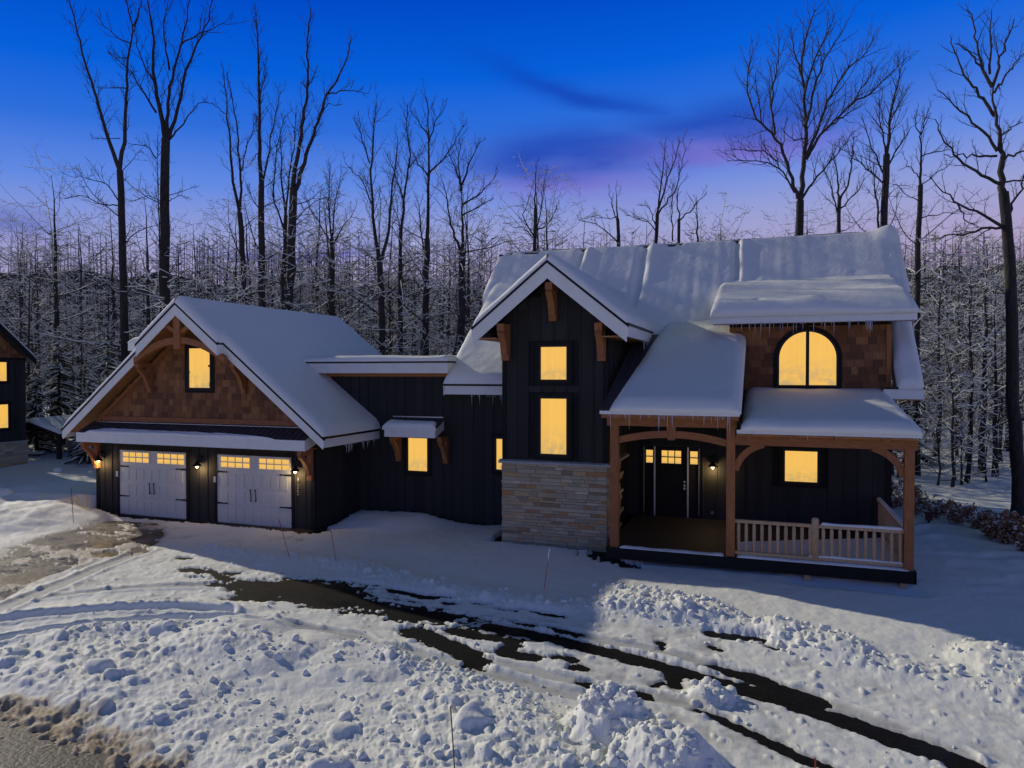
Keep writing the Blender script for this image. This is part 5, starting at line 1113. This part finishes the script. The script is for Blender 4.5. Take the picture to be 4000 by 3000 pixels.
hero('bare_tree', 'bare tree with three upright leaders over the middle of the main ridge', 40, ZC([(928, 2200), (930, 1600), (942, 1380)]), [(ZC([(942, 1380), (965, 1200), (980, 1100), (992, 930)]), .07), (ZC([(950, 1350), (1000, 1180), (1050, 1050), (1084, 915)]), .07), (ZC([(945, 1390), (1060, 1220), (1100, 1080), (1130, 945)]), .06), (ZC([(935, 1500), (870, 1430), (735, 1395)]), .04), (ZC([(935, 1470), (880, 1330), (810, 1330)]), .04)], .13, 14, .55, 6, 1.3, 3)
hero('bare_tree', 'twiggy bare tree just right of the three-leader one above the ridge', 40, ZC([(1080, 2200), (1080, 1600), (1082, 1420)]), [(ZC([(1082, 1420), (1070, 1250), (1100, 1180)]), .05), (ZC([(1082, 1430), (1180, 1340), (1262, 1260)]), .05), (ZC([(1040, 1560), (1035, 1380), (1040, 1200)]), .05), (ZC([(1205, 1570), (1200, 1440), (1196, 1315)]), .07)], .11, 15, .55, 6, 1.1, 3)
hero('bare_tree', 'large vase-shaped bare tree behind the dormer, its crown sweeping wide', 37, ZD([(533, 2300), (535, 1520), (540, 1300)]),
     [(ZD([(540, 1310), (560, 1100), (575, 950), (570, 700), (562, 560), (545, 400), (590, 200), (632, 60)]), .17), (ZD([(525, 1290), (470, 1100), (420, 950), (370, 870), (250, 770), (195, 560), (205, 430), (240, 310)]), .12), (ZD([(375, 875), (352, 700), (370, 500), (400, 380), (405, 245)]), .07), (ZD([(580, 1030), (650, 900), (740, 800), (860, 690), (950, 560), (1040, 430)]), .1),
      (ZD([(585, 1000), (650, 850), (720, 650), (820, 480), (960, 350), (1020, 240)]), .1), (ZD([(572, 820), (640, 560), (700, 380), (830, 170)]), .09), (ZD([(542, 1300), (640, 1150), (740, 1040), (870, 880)]), .08), (ZD([(505, 1250), (430, 1110), (350, 1060), (200, 1035), (60, 1045)]), .06), (ZD([(400, 1050), (300, 980), (100, 965)]), .04),
      (ZD([(565, 620), (620, 430), (700, 250), (770, 90)]), .07), (ZD([(290, 800), (265, 600), (250, 480)]), .04), (ZD([(740, 810), (870, 720), (940, 680)]), .05), (ZD([(575, 900), (500, 910), (420, 830)]), .04), (ZD([(556, 500), (500, 350), (480, 180)]), .06), (ZD([(860, 690), (1000, 600), (1210, 390)]), .06)], .24, 16, .2, 9, 2.0, 3, up=.12)
hero('bare_tree', 'dense upright bare tree behind the right end of the main roof', 37, ZD([(1083, 2300), (1085, 1480), (1100, 1000)]),
     [(ZD([(1100, 1000), (1130, 700), (1165, 550), (1212, 380)]), .1), (ZD([(1100, 1000), (1120, 800), (1225, 590)]), .06), (ZD([(1095, 1150), (1000, 950), (940, 760)]), .06), (ZD([(1098, 1100), (1180, 950), (1260, 820)]), .06), (ZD([(1090, 1200), (960, 1080), (760, 930)]), .05), (ZD([(1095, 1000), (1060, 800), (1050, 640)]), .06), (ZD([(1050, 1480), (1030, 1250), (1010, 1050)]), .07)], .2, 17, .5, 10, 1.7, 3, low=5)
hero('bare_tree', 'twin-stemmed young tree between the vase-shaped tree and the dense upright one', 38, ZD([(790, 2300), (790, 1500), (795, 1280)]), [(ZD([(795, 1280), (780, 1100), (760, 1000)]), .07), (ZD([(798, 1300), (850, 1200), (880, 1000), (890, 880)]), .07), (ZD([(790, 1400), (720, 1150), (680, 1050)]), .05), (ZD([(800, 1350), (900, 1250), (960, 1150)]), .05)], .12, 18, .55, 9, 1.4, 3, low=3)
hero('bare_tree', 'slender pole tree right of the roof with thin level branches', 32, ZD([(1295, 2900), (1300, 1640), (1320, 1200)]),
     [(ZD([(1320, 1200), (1325, 980), (1320, 880), (1370, 710)]), .07), (ZD([(1320, 1020), (1430, 980), (1540, 960)]), .03), (ZD([(1318, 1160), (1250, 1080), (1220, 1030)]), .03), (ZD([(1315, 1220), (1400, 1130), (1490, 1080)]), .03), (ZD([(1305, 1420), (1420, 1390), (1560, 1380)]), .03), (ZD([(1320, 870), (1290, 800), (1290, 720)]), .03)], .13, 19, .5, 6, 1.2, 3, low=9)
hero('bare_tree', 'big dark-barked tree standing in the yard beyond the porch, limbs sweeping left', 21.5, [(3990, 2150), (3978, 1800), (3952, 1560), (3958, 1250), (3932, 900), (3920, 750)],
     [(ZD([(1860, 1250), (1850, 1000), (1815, 800), (1795, 700), (1785, 560)]), .13), (ZD([(1800, 750), (1740, 660), (1690, 600), (1610, 480), (1530, 350), (1520, 250)]), .06), (ZD([(1787, 565), (1725, 450), (1690, 350), (1660, 130), (1630, 60)]), .06), (ZD([(1787, 560), (1830, 400), (1880, 270), (1925, 130)]), .055), (ZD([(1720, 450), (1640, 340), (1560, 270)]), .035), (ZD([(1770, 480), (1770, 250), (1780, 60)]), .04),
      (ZD([(1845, 1195), (1720, 1140), (1570, 1030), (1470, 920), (1415, 760)]), .06), (ZD([(1855, 1470), (1720, 1390), (1540, 1310), (1390, 1160)]), .055), (ZD([(1820, 980), (1700, 830), (1530, 680), (1430, 580)]), .055), (ZD([(1815, 1010), (1700, 1000), (1590, 1010), (1460, 1010)]), .04), (ZD([(1865, 1030), (1991, 970), (2100, 940)]), .04), (ZD([(1870, 1470), (1720, 1480), (1580, 1520), (1350, 1560)]), .045),
      (ZD([(1890, 1400), (1930, 1290), (1991, 1160), (2060, 1000)]), .045), (ZD([(1790, 600), (1830, 560), (1920, 430), (1991, 340)]), .04), (ZD([(1840, 900), (1900, 830), (1991, 790)]), .03), (ZD([(1870, 1180), (1991, 1170), (2100, 1200)]), .03), (ZD([(1560, 1320), (1620, 1440), (1690, 1470)]), .025)], .17, 20, .3, 7, .9, 3, up=.1, group=None)
# ---- the wood behind: every trunk that can be told apart is a tree of its own, copied from a few grown ones
def wood_tree(seed, H, r0, nb, low, blen, snow=.62, fork=0, sub=(5, 3)):
    t = Tree(seed, snow, (6, 4, 3, 3)); t.sk = .016; t.rmin = .009; n = 12; P = np.zeros((n, 3)); P[:, 2] = np.linspace(0, H, n); P[1:, :2] = np.cumsum(t.r.normal(0, .09, (n - 1, 2)), 0)
    rad = r0 * (1 - .965 * np.linspace(0, 1, n) ** .85); rad[0] *= 1.25; t.limb(P, rad, 0)
    t.children(P, rad * .6, H, 0, 3, .06, .15, (nb, sub[0], sub[1]), (38, 84), .5, low, lens=blen)
    return [(m, nm) for m, nm in ((t.trunk.mesh('trunk', M_BARK), 'trunk'), (t.crown.mesh('crown', M_BARK), 'crown'), (t.snow.mesh('branch_snow', M_TSNOW), 'branch_snow')) if m]
PROTO = [wood_tree(100 + k, H, r, nb, lo, bl) for k, (H, r, nb, lo, bl) in enumerate([(17, .26, 20, .18, 6.0), (19, .30, 18, .25, 6.2), (15, .20, 20, .12, 5.2), (20, .34, 17, .3, 6.6), (16, .19, 16, .2, 5.0)])]
SAPL = [wood_tree(200 + k, H, r, nb, lo, bl, .7, sub=(5, 3)) for k, (H, r, nb, lo, bl) in enumerate([(8, .08, 15, .06, 3.4), (6, .07, 13, .04, 3.2), (10, .11, 16, .06, 4.0), (7, .09, 14, .03, 4.2)])]
tr = random.Random(77)
def place(protos, u, depth, sc, label, cat, group, name):
    p = ondepth(u, 1455, depth); gz = gz1(p[0], p[1]) - .12
    root = tag(empty(name, (p[0], p[1], gz), tr.uniform(0, 6.28)), label, cat, group); root.scale = (sc * tr.uniform(.9, 1.1), sc * tr.uniform(.9, 1.1), sc)
    for me, nm in tr.choice(protos):
        o = bpy.data.objects.new(nm, me); COL.objects.link(o); o.parent = root; nm != 'trunk' and o.__setitem__('kind', 'stuff')
def blocked(p):     # keep trunks out of the houses, the pavilion and the yard
    x, y = p[0], p[1]
    return (-23 < x < 5.5 and y < 33) or (x < -29 and y < 31.5) or (-44 < x < -30 and 26 < y < 37) or (x > 5 and y < 24 + .0 * x) or (x < -20 and y < 25)
cnt = 0
for band_, n, d0, d1 in ((0, 85, 31, 50), (1, 125, 50, 72), (2, 88, 72, 95)):
    for k in range(n):
        for _ in range(30):
            u = tr.uniform(-350, 4350); d = tr.uniform(d0, d1); p = ondepth(u, 1455, d)
            if not blocked(p): break
        else: continue
        lab = ('snow-laced bare tree in the near rows of the wood behind the houses', 'slim bare tree in the middle rows of the snowy wood', 'distant bare tree at the back of the snowy wood')[band_]
        place(PROTO, u, d, (4.7 + .155 * d) * (tr.uniform(.58, .95) if tr.random() < .7 else tr.uniform(.95, 1.3)) / 17.4, lab, 'tree', 'trees of the wood, ' + ('near rows', 'middle rows', 'far rows')[band_], 'woodland_tree'); cnt += 1
for k in range(240):
    for _ in range(30):
        u = tr.uniform(-300, 4300); d = 29 + 50 * tr.random() ** 1.5; p = ondepth(u, 1455, d)
        if not blocked(p): break
    else: continue
    place(SAPL, u, d, tr.uniform(.6, 1.05), 'snow-laden young tree in the undergrowth of the wood', 'young tree', 'young trees in the undergrowth', 'sapling')
# far wood that reads as one mass, on a low rise
t = Tree(999, .8, (4, 3, 3, 3)); fr_ = np.random.RandomState(5)
for k in range(1400):
    u = fr_.uniform(-500, 4500); d = fr_.uniform(84, 190); p = ondepth(u, 1455, d); H = fr_.uniform(.7, 1.18) * (4.7 + .155 * d); gz = .016 * (d - 34)
    base = np.array([p[0], p[1], gz - .3]); P = base + np.stack([np.linspace(0, fr_.normal(0, .6), 5), np.linspace(0, fr_.normal(0, .6), 5), np.linspace(0, H, 5)], 1); t.trunk.tube(P, .2 * (1 - .85 * np.linspace(0, 1, 5)), 4)
    for b_ in range(26):
        z = fr_.uniform(.2, 1); a = fr_.uniform(0, 6.28); q = P[0] + (P[-1] - P[0]) * z; l = (1.1 - z * .7) * fr_.uniform(2, 5); dv = np.array([math.cos(a), math.sin(a), fr_.uniform(-.1, .9)]) * l
        S = np.array([q, q + dv * .5 + [0, 0, -.1], q + dv]); t.crown.tube(S, [.06, .04, .015], 3)
        if fr_.rand() < .7: t.snow.tube(S + [0, 0, .05], [.07, .05, .02], 3)
fw = tag(empty('far_wood', (0, 0, 0)), 'far wood of bare snowy trees closing the view', 'wood', kind='stuff')
for tm, nm, m in ((t.trunk, 'trunks', M_BARK), (t.crown, 'branches', M_BARK), (t.snow, 'branch_snow', M_TSNOW)):
    o = obj(nm, tm.mesh(nm, m)); o.parent = fw; o['kind'] = 'stuff'
def _hill(t_, p, o):
    n = noise(t_, .9, 6, rough=.75, stretch=(1, 1, .5)); n2 = noise(t_, .18, 3)
    c = mixc(t_, mrange(t_, n, .46, .62), (.022, .02, .019), (.2, .2, .2)); t_.links.new(c, p.inputs['Base Color']); p.inputs['Roughness'].default_value = .95
    bump(t_, p, n, 1, 1.5)
M_HILL = mat('wooded_hill', _hill)
nh = 160; hv = []; 
for k in range(nh + 1):
    a = R(-62) + R(124) * k / nh + math.pi / 2 + YAW; rr = 200
    for (r_, zz) in ((rr, -2), (rr + 6, 15 + 4 * fbm(np.array([k * .23]), np.array([1.]), 4, 3)[0]), (rr + 16, 28 + 6 * fbm(np.array([k * .31]), np.array([2.]), 4, 4)[0]), (rr + 90, 30)): hv.append((r_ * math.cos(a), r_ * math.sin(a), float(zz)))
hf = [(4 * k + j, 4 * k + j + 1, 4 * k + j + 5, 4 * k + j + 4) for k in range(nh) for j in range(3)]
tag(obj('hill', meshdata('hill', hv, hf, M_HILL, True)), kind='structure')

# ------------------------------------------------------------------ the neighbouring house, pavilion and smaller things
def onx(u, v, x): d = ray(u, v); return _o + x / d[0] * d
NZ = -.8; NX = onz(103, 1845, NZ)[0]
ny = lambda u, v: onx(u, v, NX)
nbk = ny(103, 1845)[1]; NF = nbk - 7.6
NH = tag(empty('neighbouring_house', (NX, nbk - 4, 0)), 'dark gabled neighbouring house with two lit windows and a stone foot beyond the garage', 'house')
e1, e0 = onx(141, 1402, NX + .45), onx(0, 1263, NX + .45); nsl = (e0[2] - e1[2]) / (e1[1] - e0[1]); nye, nze = e1[1], e1[2]; nmid = nbk - 3.8
def nroof(y): return nze + nsl * (nye - y) if y > nmid else nze + nsl * (nye - 2 * nmid + y)
zb_ = ny(60, 1399)[2]; zs_ = ny(103, 1723)[2]
nw = MB().prism_x([(NF, -1.5), (nbk, -1.5), (nbk, nroof(nbk) - .3), (nmid, nroof(nmid) - .3), (NF, nroof(NF) - .3)], NX - 9, NX).build('wall', M_TRIMDK, NH)
n_ = 24
for k in range(n_):
    a = nbk - (k + 1) * 7.6 / n_; b_ = a + 7.6 / n_
    piece('siding_board', nw, M_SIDING, NX - .01, NX + .02, a + .006, b_ - .006, zs_, zb_ - .05)
ng = MB().prism_x([(NF, zb_), (nbk, zb_), (nbk, nroof(nbk) - .3), (nmid, nroof(nmid) - .3), (NF, nroof(NF) - .3)], NX, NX + .025).build('gable_wall', M_SHING, NH)
z_ = zb_ + .02
while z_ < zb_ + 3.2:
    y_ = nbk - .05
    while y_ > nbk - 5:
        w_ = rng.uniform(.18, .4)
        if z_ + .2 < nroof(y_ - w_ / 2) - .3: piece('shingle', ng, M_SHING, NX + .02, NX + .05 + rng.uniform(0, .01), y_ - w_ + .004, y_ - .004, z_, z_ + .22)
        y_ -= w_
    z_ += .21
piece('frieze_beam', ng, M_TRIMDK, NX, NX + .06, NF, nbk, zb_ - .12, zb_ + .02)
ns = MB().box(NX - 9.02, NX + .03, NF, nbk + .03, -1.5, zs_).build('stone_base', M_MORTAR, NH)
z_ = -1.1
while z_ < zs_ - .05:
    h_ = rng.choice((.09, .11, .14)); y_ = nbk + .04
    while y_ > nbk - 4.2:
        w_ = rng.uniform(.3, .9); piece('stone', ns, M_STONE, NX + .02, NX + .07 + rng.uniform(0, .02), y_ - w_ + .004, y_ - .004, z_ + .004, min(z_ + h_, zs_) - .004); y_ -= w_
    z_ += h_
piece('sill_stone', ns, M_CAP, NX, NX + .12, NF, nbk + .1, zs_, zs_ + .06)
for (ua, va, ub, vb) in ((-40, 1415, 24, 1488), (-40, 1580, 30, 1671)):
    pa, pb = ny(ua, va), ny(ub, vb); window(pa[1], pb[1], ny(15, vb)[2], ny(15, va)[2], NX + .02, NH, axis='x')
nr = MB()
for sg in (-1, 1):
    ye = nye if sg > 0 else 2 * nmid - nye
    P = [(NX - 9.4, ye, nroof(ye)), (NX + .45, ye, nroof(ye)), (NX + .45, nmid, nroof(nmid)), (NX - 9.4, nmid, nroof(nmid))]; nr.slab(P if sg < 0 else P[::-1], .2)
NR = nr.build('roof', M_ROOF, NH)
b = MB(); rake_x(b, NX + .45, NX + .48, nye, nroof(nye) - .04, nmid, nroof(nmid) - .04, .3); rake_x(b, NX + .45, NX + .48, 2 * nmid - nye, nroof(nye) - .04, nmid, nroof(nmid) - .04, .3); b.build('fascia', M_TRIMDK, NR)
snowpatch('roof_snow', NR, (NX + .5, nye + .03, nroof(nye)), (NX - 9.4, nye + .03, nroof(nye)), (NX - 9.4, nmid, nroof(nmid)), (NX + .5, nmid, nroof(nmid)), .14, 'lrb', .2, 30, 40, .1, 1, 111, up=.6)

def frame_at(u, v, rz, z=0.0):
    p = onz(u, v, z); return (p[0], p[1], z), rz
M_DARKWOOD = simple('dark_stained_wood', (.035, .026, .02), .7, .25, 5)
def local(parent, build):      # parts built in the parent's own frame
    n0 = set(bpy.data.objects.keys()); build()
def part(name, mb, m, root, smooth=False, parent=None):
    o = bpy.data.objects.new(name, meshdata(name, mb.v, mb.f, m, smooth)); COL.objects.link(o); o.parent = parent or root; return o
(pl_, pr_) = frame_at(232, 1842, R(12), -.95)
PV = tag(empty('pavilion', (pl_[0], pl_[1], -.95), R(12)), 'small dark timber pavilion with a snowy gable roof behind the garage corner', 'pavilion')
PWD, PDP, PH = 2.9, 3.8, 2.1
for xx in (0, -PWD):
    for yy in (0, PDP): part('post', MB().box(xx - .1, xx + .1, yy - .1, yy + .1, -.3, PH), M_DARKWOOD, PV)
part('beam', MB().box(-PWD - .2, .2, -.08, .08, PH, PH + .16), M_DARKWOOD, PV); part('beam', MB().box(-PWD - .2, .2, PDP - .08, PDP + .08, PH, PH + .16), M_DARKWOOD, PV)
for xx in (0, -PWD): part('side_beam', MB().box(xx - .07, xx + .07, .08, PDP - .08, PH + .01, PH + .15), M_DARKWOOD, PV)
for sx, x0 in ((-1, -.1), (1, -PWD + .1)): part('knee_brace', MB().hexa([(x0, -.05, PH - .5), (x0 + sx * .12, -.05, PH - .5), (x0 + sx * .12, .05, PH - .5), (x0, .05, PH - .5)], [(x0 + sx * .4, -.05, PH), (x0 + sx * .55, -.05, PH), (x0 + sx * .55, .05, PH), (x0 + sx * .4, .05, PH)]), M_DARKWOOD, PV)
rb = MB(); ap = (-PWD / 2, PH + .75); part('king_post', MB().box(ap[0] - .07, ap[0] + .07, -.06, .06, PH + .16, ap[1] - .05), M_DARKWOOD, PV)
for sg in (-1, 1):
    e = ap[0] + sg * (PWD / 2 + .45); P = [(e, -.5, PH + .10), (ap[0], -.5, ap[1]), (ap[0], PDP + .5, ap[1]), (e, PDP + .5, PH + .10)]; rb.slab(P if sg < 0 else P[::-1], .12)
pvr = part('roof', rb, M_DARKWOOD, PV)
for sg in (-1, 1):
    e = ap[0] + sg * (PWD / 2 + .5); P = [(e, -.54, PH + .10), (e, PDP + .54, PH + .10), (ap[0], PDP + .54, ap[1] + .02), (ap[0], -.54, ap[1] + .02)]
    if sg < 0: P = [P[1], P[0], P[3], P[2]]
    o = snowpatch('roof_snow', None, *P, .2, 'lrb', .22, 30, 24, .1, 1, 121, up=.6); o.parent = pvr
HT = tag(empty('hot_tub', (pl_[0] + .1, pl_[1] + 1.3, -.8), R(14)), 'low dark square tub with a flat cover under the pavilion edge', 'hot tub')
part('cabinet', MB().box(-.1, 2.2, 0, 2.1, 0, .78), M_BLACK, HT); part('cover', MB().box(-.15, 2.25, -.05, 2.15, .785, .86), M_DARKWOOD, HT)
for k in range(5): part('cabinet_panel', MB().box(-.07 + k * .455, .34 + k * .455, -.022, -.002, .05, .74), M_BLACK, HT)
PT = tag(empty('picnic_table', (pl_[0] - 2.3, pl_[1] - .2, -.75), R(40)), 'dark cross-legged table with snow on it beside the stone corner of the neighbouring house', 'table')
part('table_top', MB().box(-1, .9, -.4, .4, .7, .76), M_DARKWOOD, PT)
for xx in (-.8, .7):
    for sg in (-1, 1): part('leg', MB().hexa([(xx - .04, sg * .55 - .05, 0), (xx + .04, sg * .55 - .05, 0), (xx + .04, sg * .55 + .05, 0), (xx - .04, sg * .55 + .05, 0)], [(xx - .04 + sg * .003, -sg * .3 - .05, .7), (xx + .04 + sg * .003, -sg * .3 - .05, .7), (xx + .04 + sg * .003, -sg * .3 + .05, .7), (xx - .04 + sg * .003, -sg * .3 + .05, .7)]), M_DARKWOOD, PT)
o = snowpatch('table_snow', None, (-1, -.4, .765), (.9, -.4, .765), (.9, .4, .765), (-1, .4, .765), .13, 'lrbt', .12, 24, 14, .2, 2, 131, up=1); o.parent = PT

# marker stakes along the drive
M_WHITEP = simple('white_tip', (.7, .7, .68), .5, .03, 4, bstr=0)
for (ut, vt, ub, vb, m, tip, lab) in (
        (278, 1905, 286, 2028, M_BLACK, None, 'thin dark marker stake in the lit snow left of the garage'),
        (1089, 2028, 1130, 2172, M_RED, None, 'thin red marker stake leaning in front of the second garage door'),
        (1291, 2063, 1313, 2191, M_RED, None, 'thin red marker stake by the garage side wall'),
        (2147, 2144, 2125, 2303, M_RED, M_WHITEP, 'red marker stake with a white tip in front of the stone tower'),
        (1760, 2759, 1778, 3040, M_BLACK, None, 'thin black marker stake among the ploughed clods'),
        (3185, 2960, 3186, 3090, M_RED, None, 'short red marker stake at the lower edge of the drive')):
    z0 = float(terrain(*[np.array([q]) for q in onz(ub, vb, .1)[:2]])[0][0]); p0 = onz(ub, vb, z0); dep = float(np.dot(p0 - _o, _fw)); p1 = ondepth(ut, vt, dep)
    root = tag(empty('marker_stake', tuple(p0)), lab, 'marker stake', 'marker stakes along the drive'); q = p1 - p0
    part('rod', MB().tube([tuple(-q * .12), tuple(q)], .0075, 6), m, root)
    if tip: part('tip', MB().tube([tuple(q * .72), tuple(q * 1.01)], .0085, 6), tip, root)

# dead-leaved shrubs, evergreen, bird house, boulders
def shrub(seed, H, nst, nleaf, wide=.6):
    r = np.random.RandomState(seed); t = Tree(seed, .5, (4, 3, 3, 3)); t.sk = .012; V = []; Fc = []; 
    for k in range(nst):
        a = r.rand() * 6.28; d = np.array([math.cos(a) * wide, math.sin(a) * wide, 1 + r.rand()]); t.grow(np.array([r.normal(0, .12), r.normal(0, .12), 0]), d, H * r.uniform(.6, 1.1), .012, 1, 3, .02, .2, (5, 5, 3), (30, 70), .55)
    base = np.concatenate(t.crown.v); n0 = 0
    for k in range(nleaf):
        p = base[r.randint(len(base))] + r.normal(0, .03, 3); a = unitv(r.normal(0, 1, 3)); b_ = unitv(np.cross(a, r.normal(0, 1, 3))); l, w = r.uniform(.05, .085), r.uniform(.026, .042); c_ = np.cross(a, b_) * .012
        V += [p - a * l, p + b_ * w + c_, p + a * l, p - b_ * w + c_]; Fc.append([n0, n0 + 1, n0 + 2, n0 + 3]); n0 += 4
    S = TM()
    for k in range(int(nleaf / 14)):
        p = base[r.randint(len(base))]; q = r.uniform(.04, .10); S.tube(np.array([p + [-q, 0, .0], p + [-q * .4, q * .3, .03], p + [q * .5, -q * .2, .03], p + [q, 0, 0]]), [.01, q * .5, q * .45, .01], 5)
    return [(t.crown.mesh('stems', M_BARK), 'stems'), (meshdata('leaves', np.array(V), np.array(Fc), M_LEAF), 'leaves'), (S.mesh('leaf_snow', M_TSNOW), 'leaf_snow')]
SH = [shrub(300 + k, .95, 9, 420) for k in range(3)]
sr = random.Random(9)
def put_shrub(u, v, sc, lab, grp):
    p = onz(u, v, -.7 if u < 900 else .06); root = tag(empty('shrub', (p[0], p[1], gz1(p[0], p[1]) - .05), sr.uniform(0, 6)), lab, 'shrub', grp); root.scale = (sc, sc, sc * sr.uniform(.8, 1.1))
    for me, nm in sr.choice(SH):
        if me: o = bpy.data.objects.new(nm, me); COL.objects.link(o); o.parent = root; o['kind'] = 'stuff'
for u, v in ((3500, 1985), (3560, 2010), (3600, 1990), (3665, 2025), (3700, 2000), (3730, 2045), (3770, 2030), (3810, 2060), (3560, 1960), (3480, 1950)): put_shrub(u, v, sr.uniform(.5, .8), 'brown-leaved shrub in the snowy thicket beyond the porch corner', 'shrubs beyond the porch')
for u, v in ((3850, 2090), (3890, 2105), (3935, 2125), (3880, 2060), (3930, 2080), (3985, 2150), (3960, 2120)): put_shrub(u, v, sr.uniform(.55, .9), 'snow-dotted brown-leaved shrub around the foot of the big dark tree', 'shrubs at the big tree')
for u, v in ((150, 1790), (330, 1760), (260, 1780), (380, 1770), (60, 1800), (440, 1790)): put_shrub(u, v, sr.uniform(1.0, 1.4), 'brown-leaved shrub at the wood edge behind the pavilion', 'shrubs behind the pavilion')
p = onz(3628, 2034, .1); BH = tag(empty('bird_house', (p[0], p[1], 0)), 'small dark red box with a flat roof on a short post by the brown shrubs', 'bird house')
part('post', MB().box(-.03, .03, -.03, .03, -.1, .12), M_BARK, BH); part('box', MB().box(-.085, .085, -.085, .085, .12, .33), M_REDWOOD, BH); part('roof', MB().box(-.14, .14, -.13, .13, .33, .355), M_BARK, BH)
part('entrance_hole', MB().tube([(0, -.09, .25), (0, -.083, .25)], .025, 10), M_BLACK, BH)
for u, v, r_, lab in ((12, 1962, .42, 'round boulder under a dome of snow in front of the neighbouring house'), (228, 1850, .22, 'small snow-capped boulder at the foot of the pavilion post')):
    zg_ = gz1(*onz(u, v, -.2)[:2]); p = onz(u, v, zg_ + .1); root = tag(empty('boulder', (p[0], p[1], zg_ + .12)), lab, 'boulder', None); rs_ = np.random.RandomState(int(u)); 
    for nm, m, sc_, zz_ in (('rock', M_STONE, 1.0, 0), ('snow_cap', M_TSNOW, 1.04, .12)):
        mb = MB(); n1, n2 = 10, 16; 
        for i in range(n1 + 1):
            th = math.pi * i / n1
            for j_ in range(n2):
                ph = 2 * math.pi * j_ / n2; k = r_ * sc_ * (1 + .08 * math.sin(3 * ph + 2 * th)); zc = math.cos(th) * k * .8 + zz_
                if nm == 'snow_cap': zc = max(zc, .14 * r_ + .03 * math.sin(ph * 3))
                mb.v.append((math.sin(th) * math.cos(ph) * k, math.sin(th) * math.sin(ph) * k, zc))
        for i in range(n1):
            for j_ in range(n2): a = i * n2 + j_; b_ = i * n2 + (j_ + 1) % n2; mb.f.append((a, a + n2, b_ + n2, b_))
        part(nm, mb, m, root, True)
M_NEEDLE = simple('needles', (.022, .035, .016), .8, .3, 20, bstr=0)
def hemlock(seed, H):
    r = np.random.RandomState(seed); t = Tree(seed, .9, (6, 3, 3, 3)); t.sk = .03; P = np.stack([np.zeros(8), np.zeros(8), np.linspace(0, H, 8)], 1); t.limb(P, .13 * (1 - .9 * np.linspace(0, 1, 8)), 0); V = []; Fc = []; n0 = 0
    for k in range(70):
        z = H * (.08 + .9 * (k + r.rand()) / 70); a = r.rand() * 6.28; l = (1 - z / H) * H * .28 + .3; n = 6; s_ = np.linspace(0, 1, n)
        B = np.stack([math.cos(a) * l * s_, math.sin(a) * l * s_, z - .35 * l * s_ ** 1.6], 1); t.limb(B, .03 * (1 - .8 * s_), 1)
        for q in range(int(16 * l / 2) + 6):
            w = r.rand(); c = np.array([np.interp(w, s_, B[:, i]) for i in range(3)]); sd = 1 if r.rand() < .5 else -1; L_ = .5 * l * (1 - w) * .7 + .18; d = unitv(np.array([-math.sin(a) * sd + .5 * math.cos(a), math.cos(a) * sd + .5 * math.sin(a), -.35])); n_ = unitv(np.cross(d, [0, 0, 1.])) * .07
            V += [c, c + d * L_ * .5 + n_, c + d * L_, c + d * L_ * .5 - n_ + [0, 0, -.03]]; Fc.append([n0, n0 + 1, n0 + 2, n0 + 3]); n0 += 4
    return [(t.trunk.mesh('trunk', M_BARK), 'trunk'), (t.crown.mesh('branches', M_BARK), 'branches'), (meshdata('foliage', np.array(V), np.array(Fc), M_NEEDLE), 'foliage'), (t.snow.mesh('branch_snow', M_TSNOW), 'branch_snow')]
HEM = [hemlock(400, 6.5), hemlock(401, 5)]
for u, d, sc in ((345, 40, 1), (420, 44, 1.1), (140, 42, 1.0), (520, 47, 1.2), (230, 47, 1.3), (3560, 36, .8)):
    place(HEM, u, d, sc, 'drooping evergreen with dark needles under snow behind the pavilion' if u < 1000 else 'small drooping evergreen right of the porch in the wood', 'evergreen', 'evergreens behind the pavilion' if u < 1000 else None, 'hemlock')
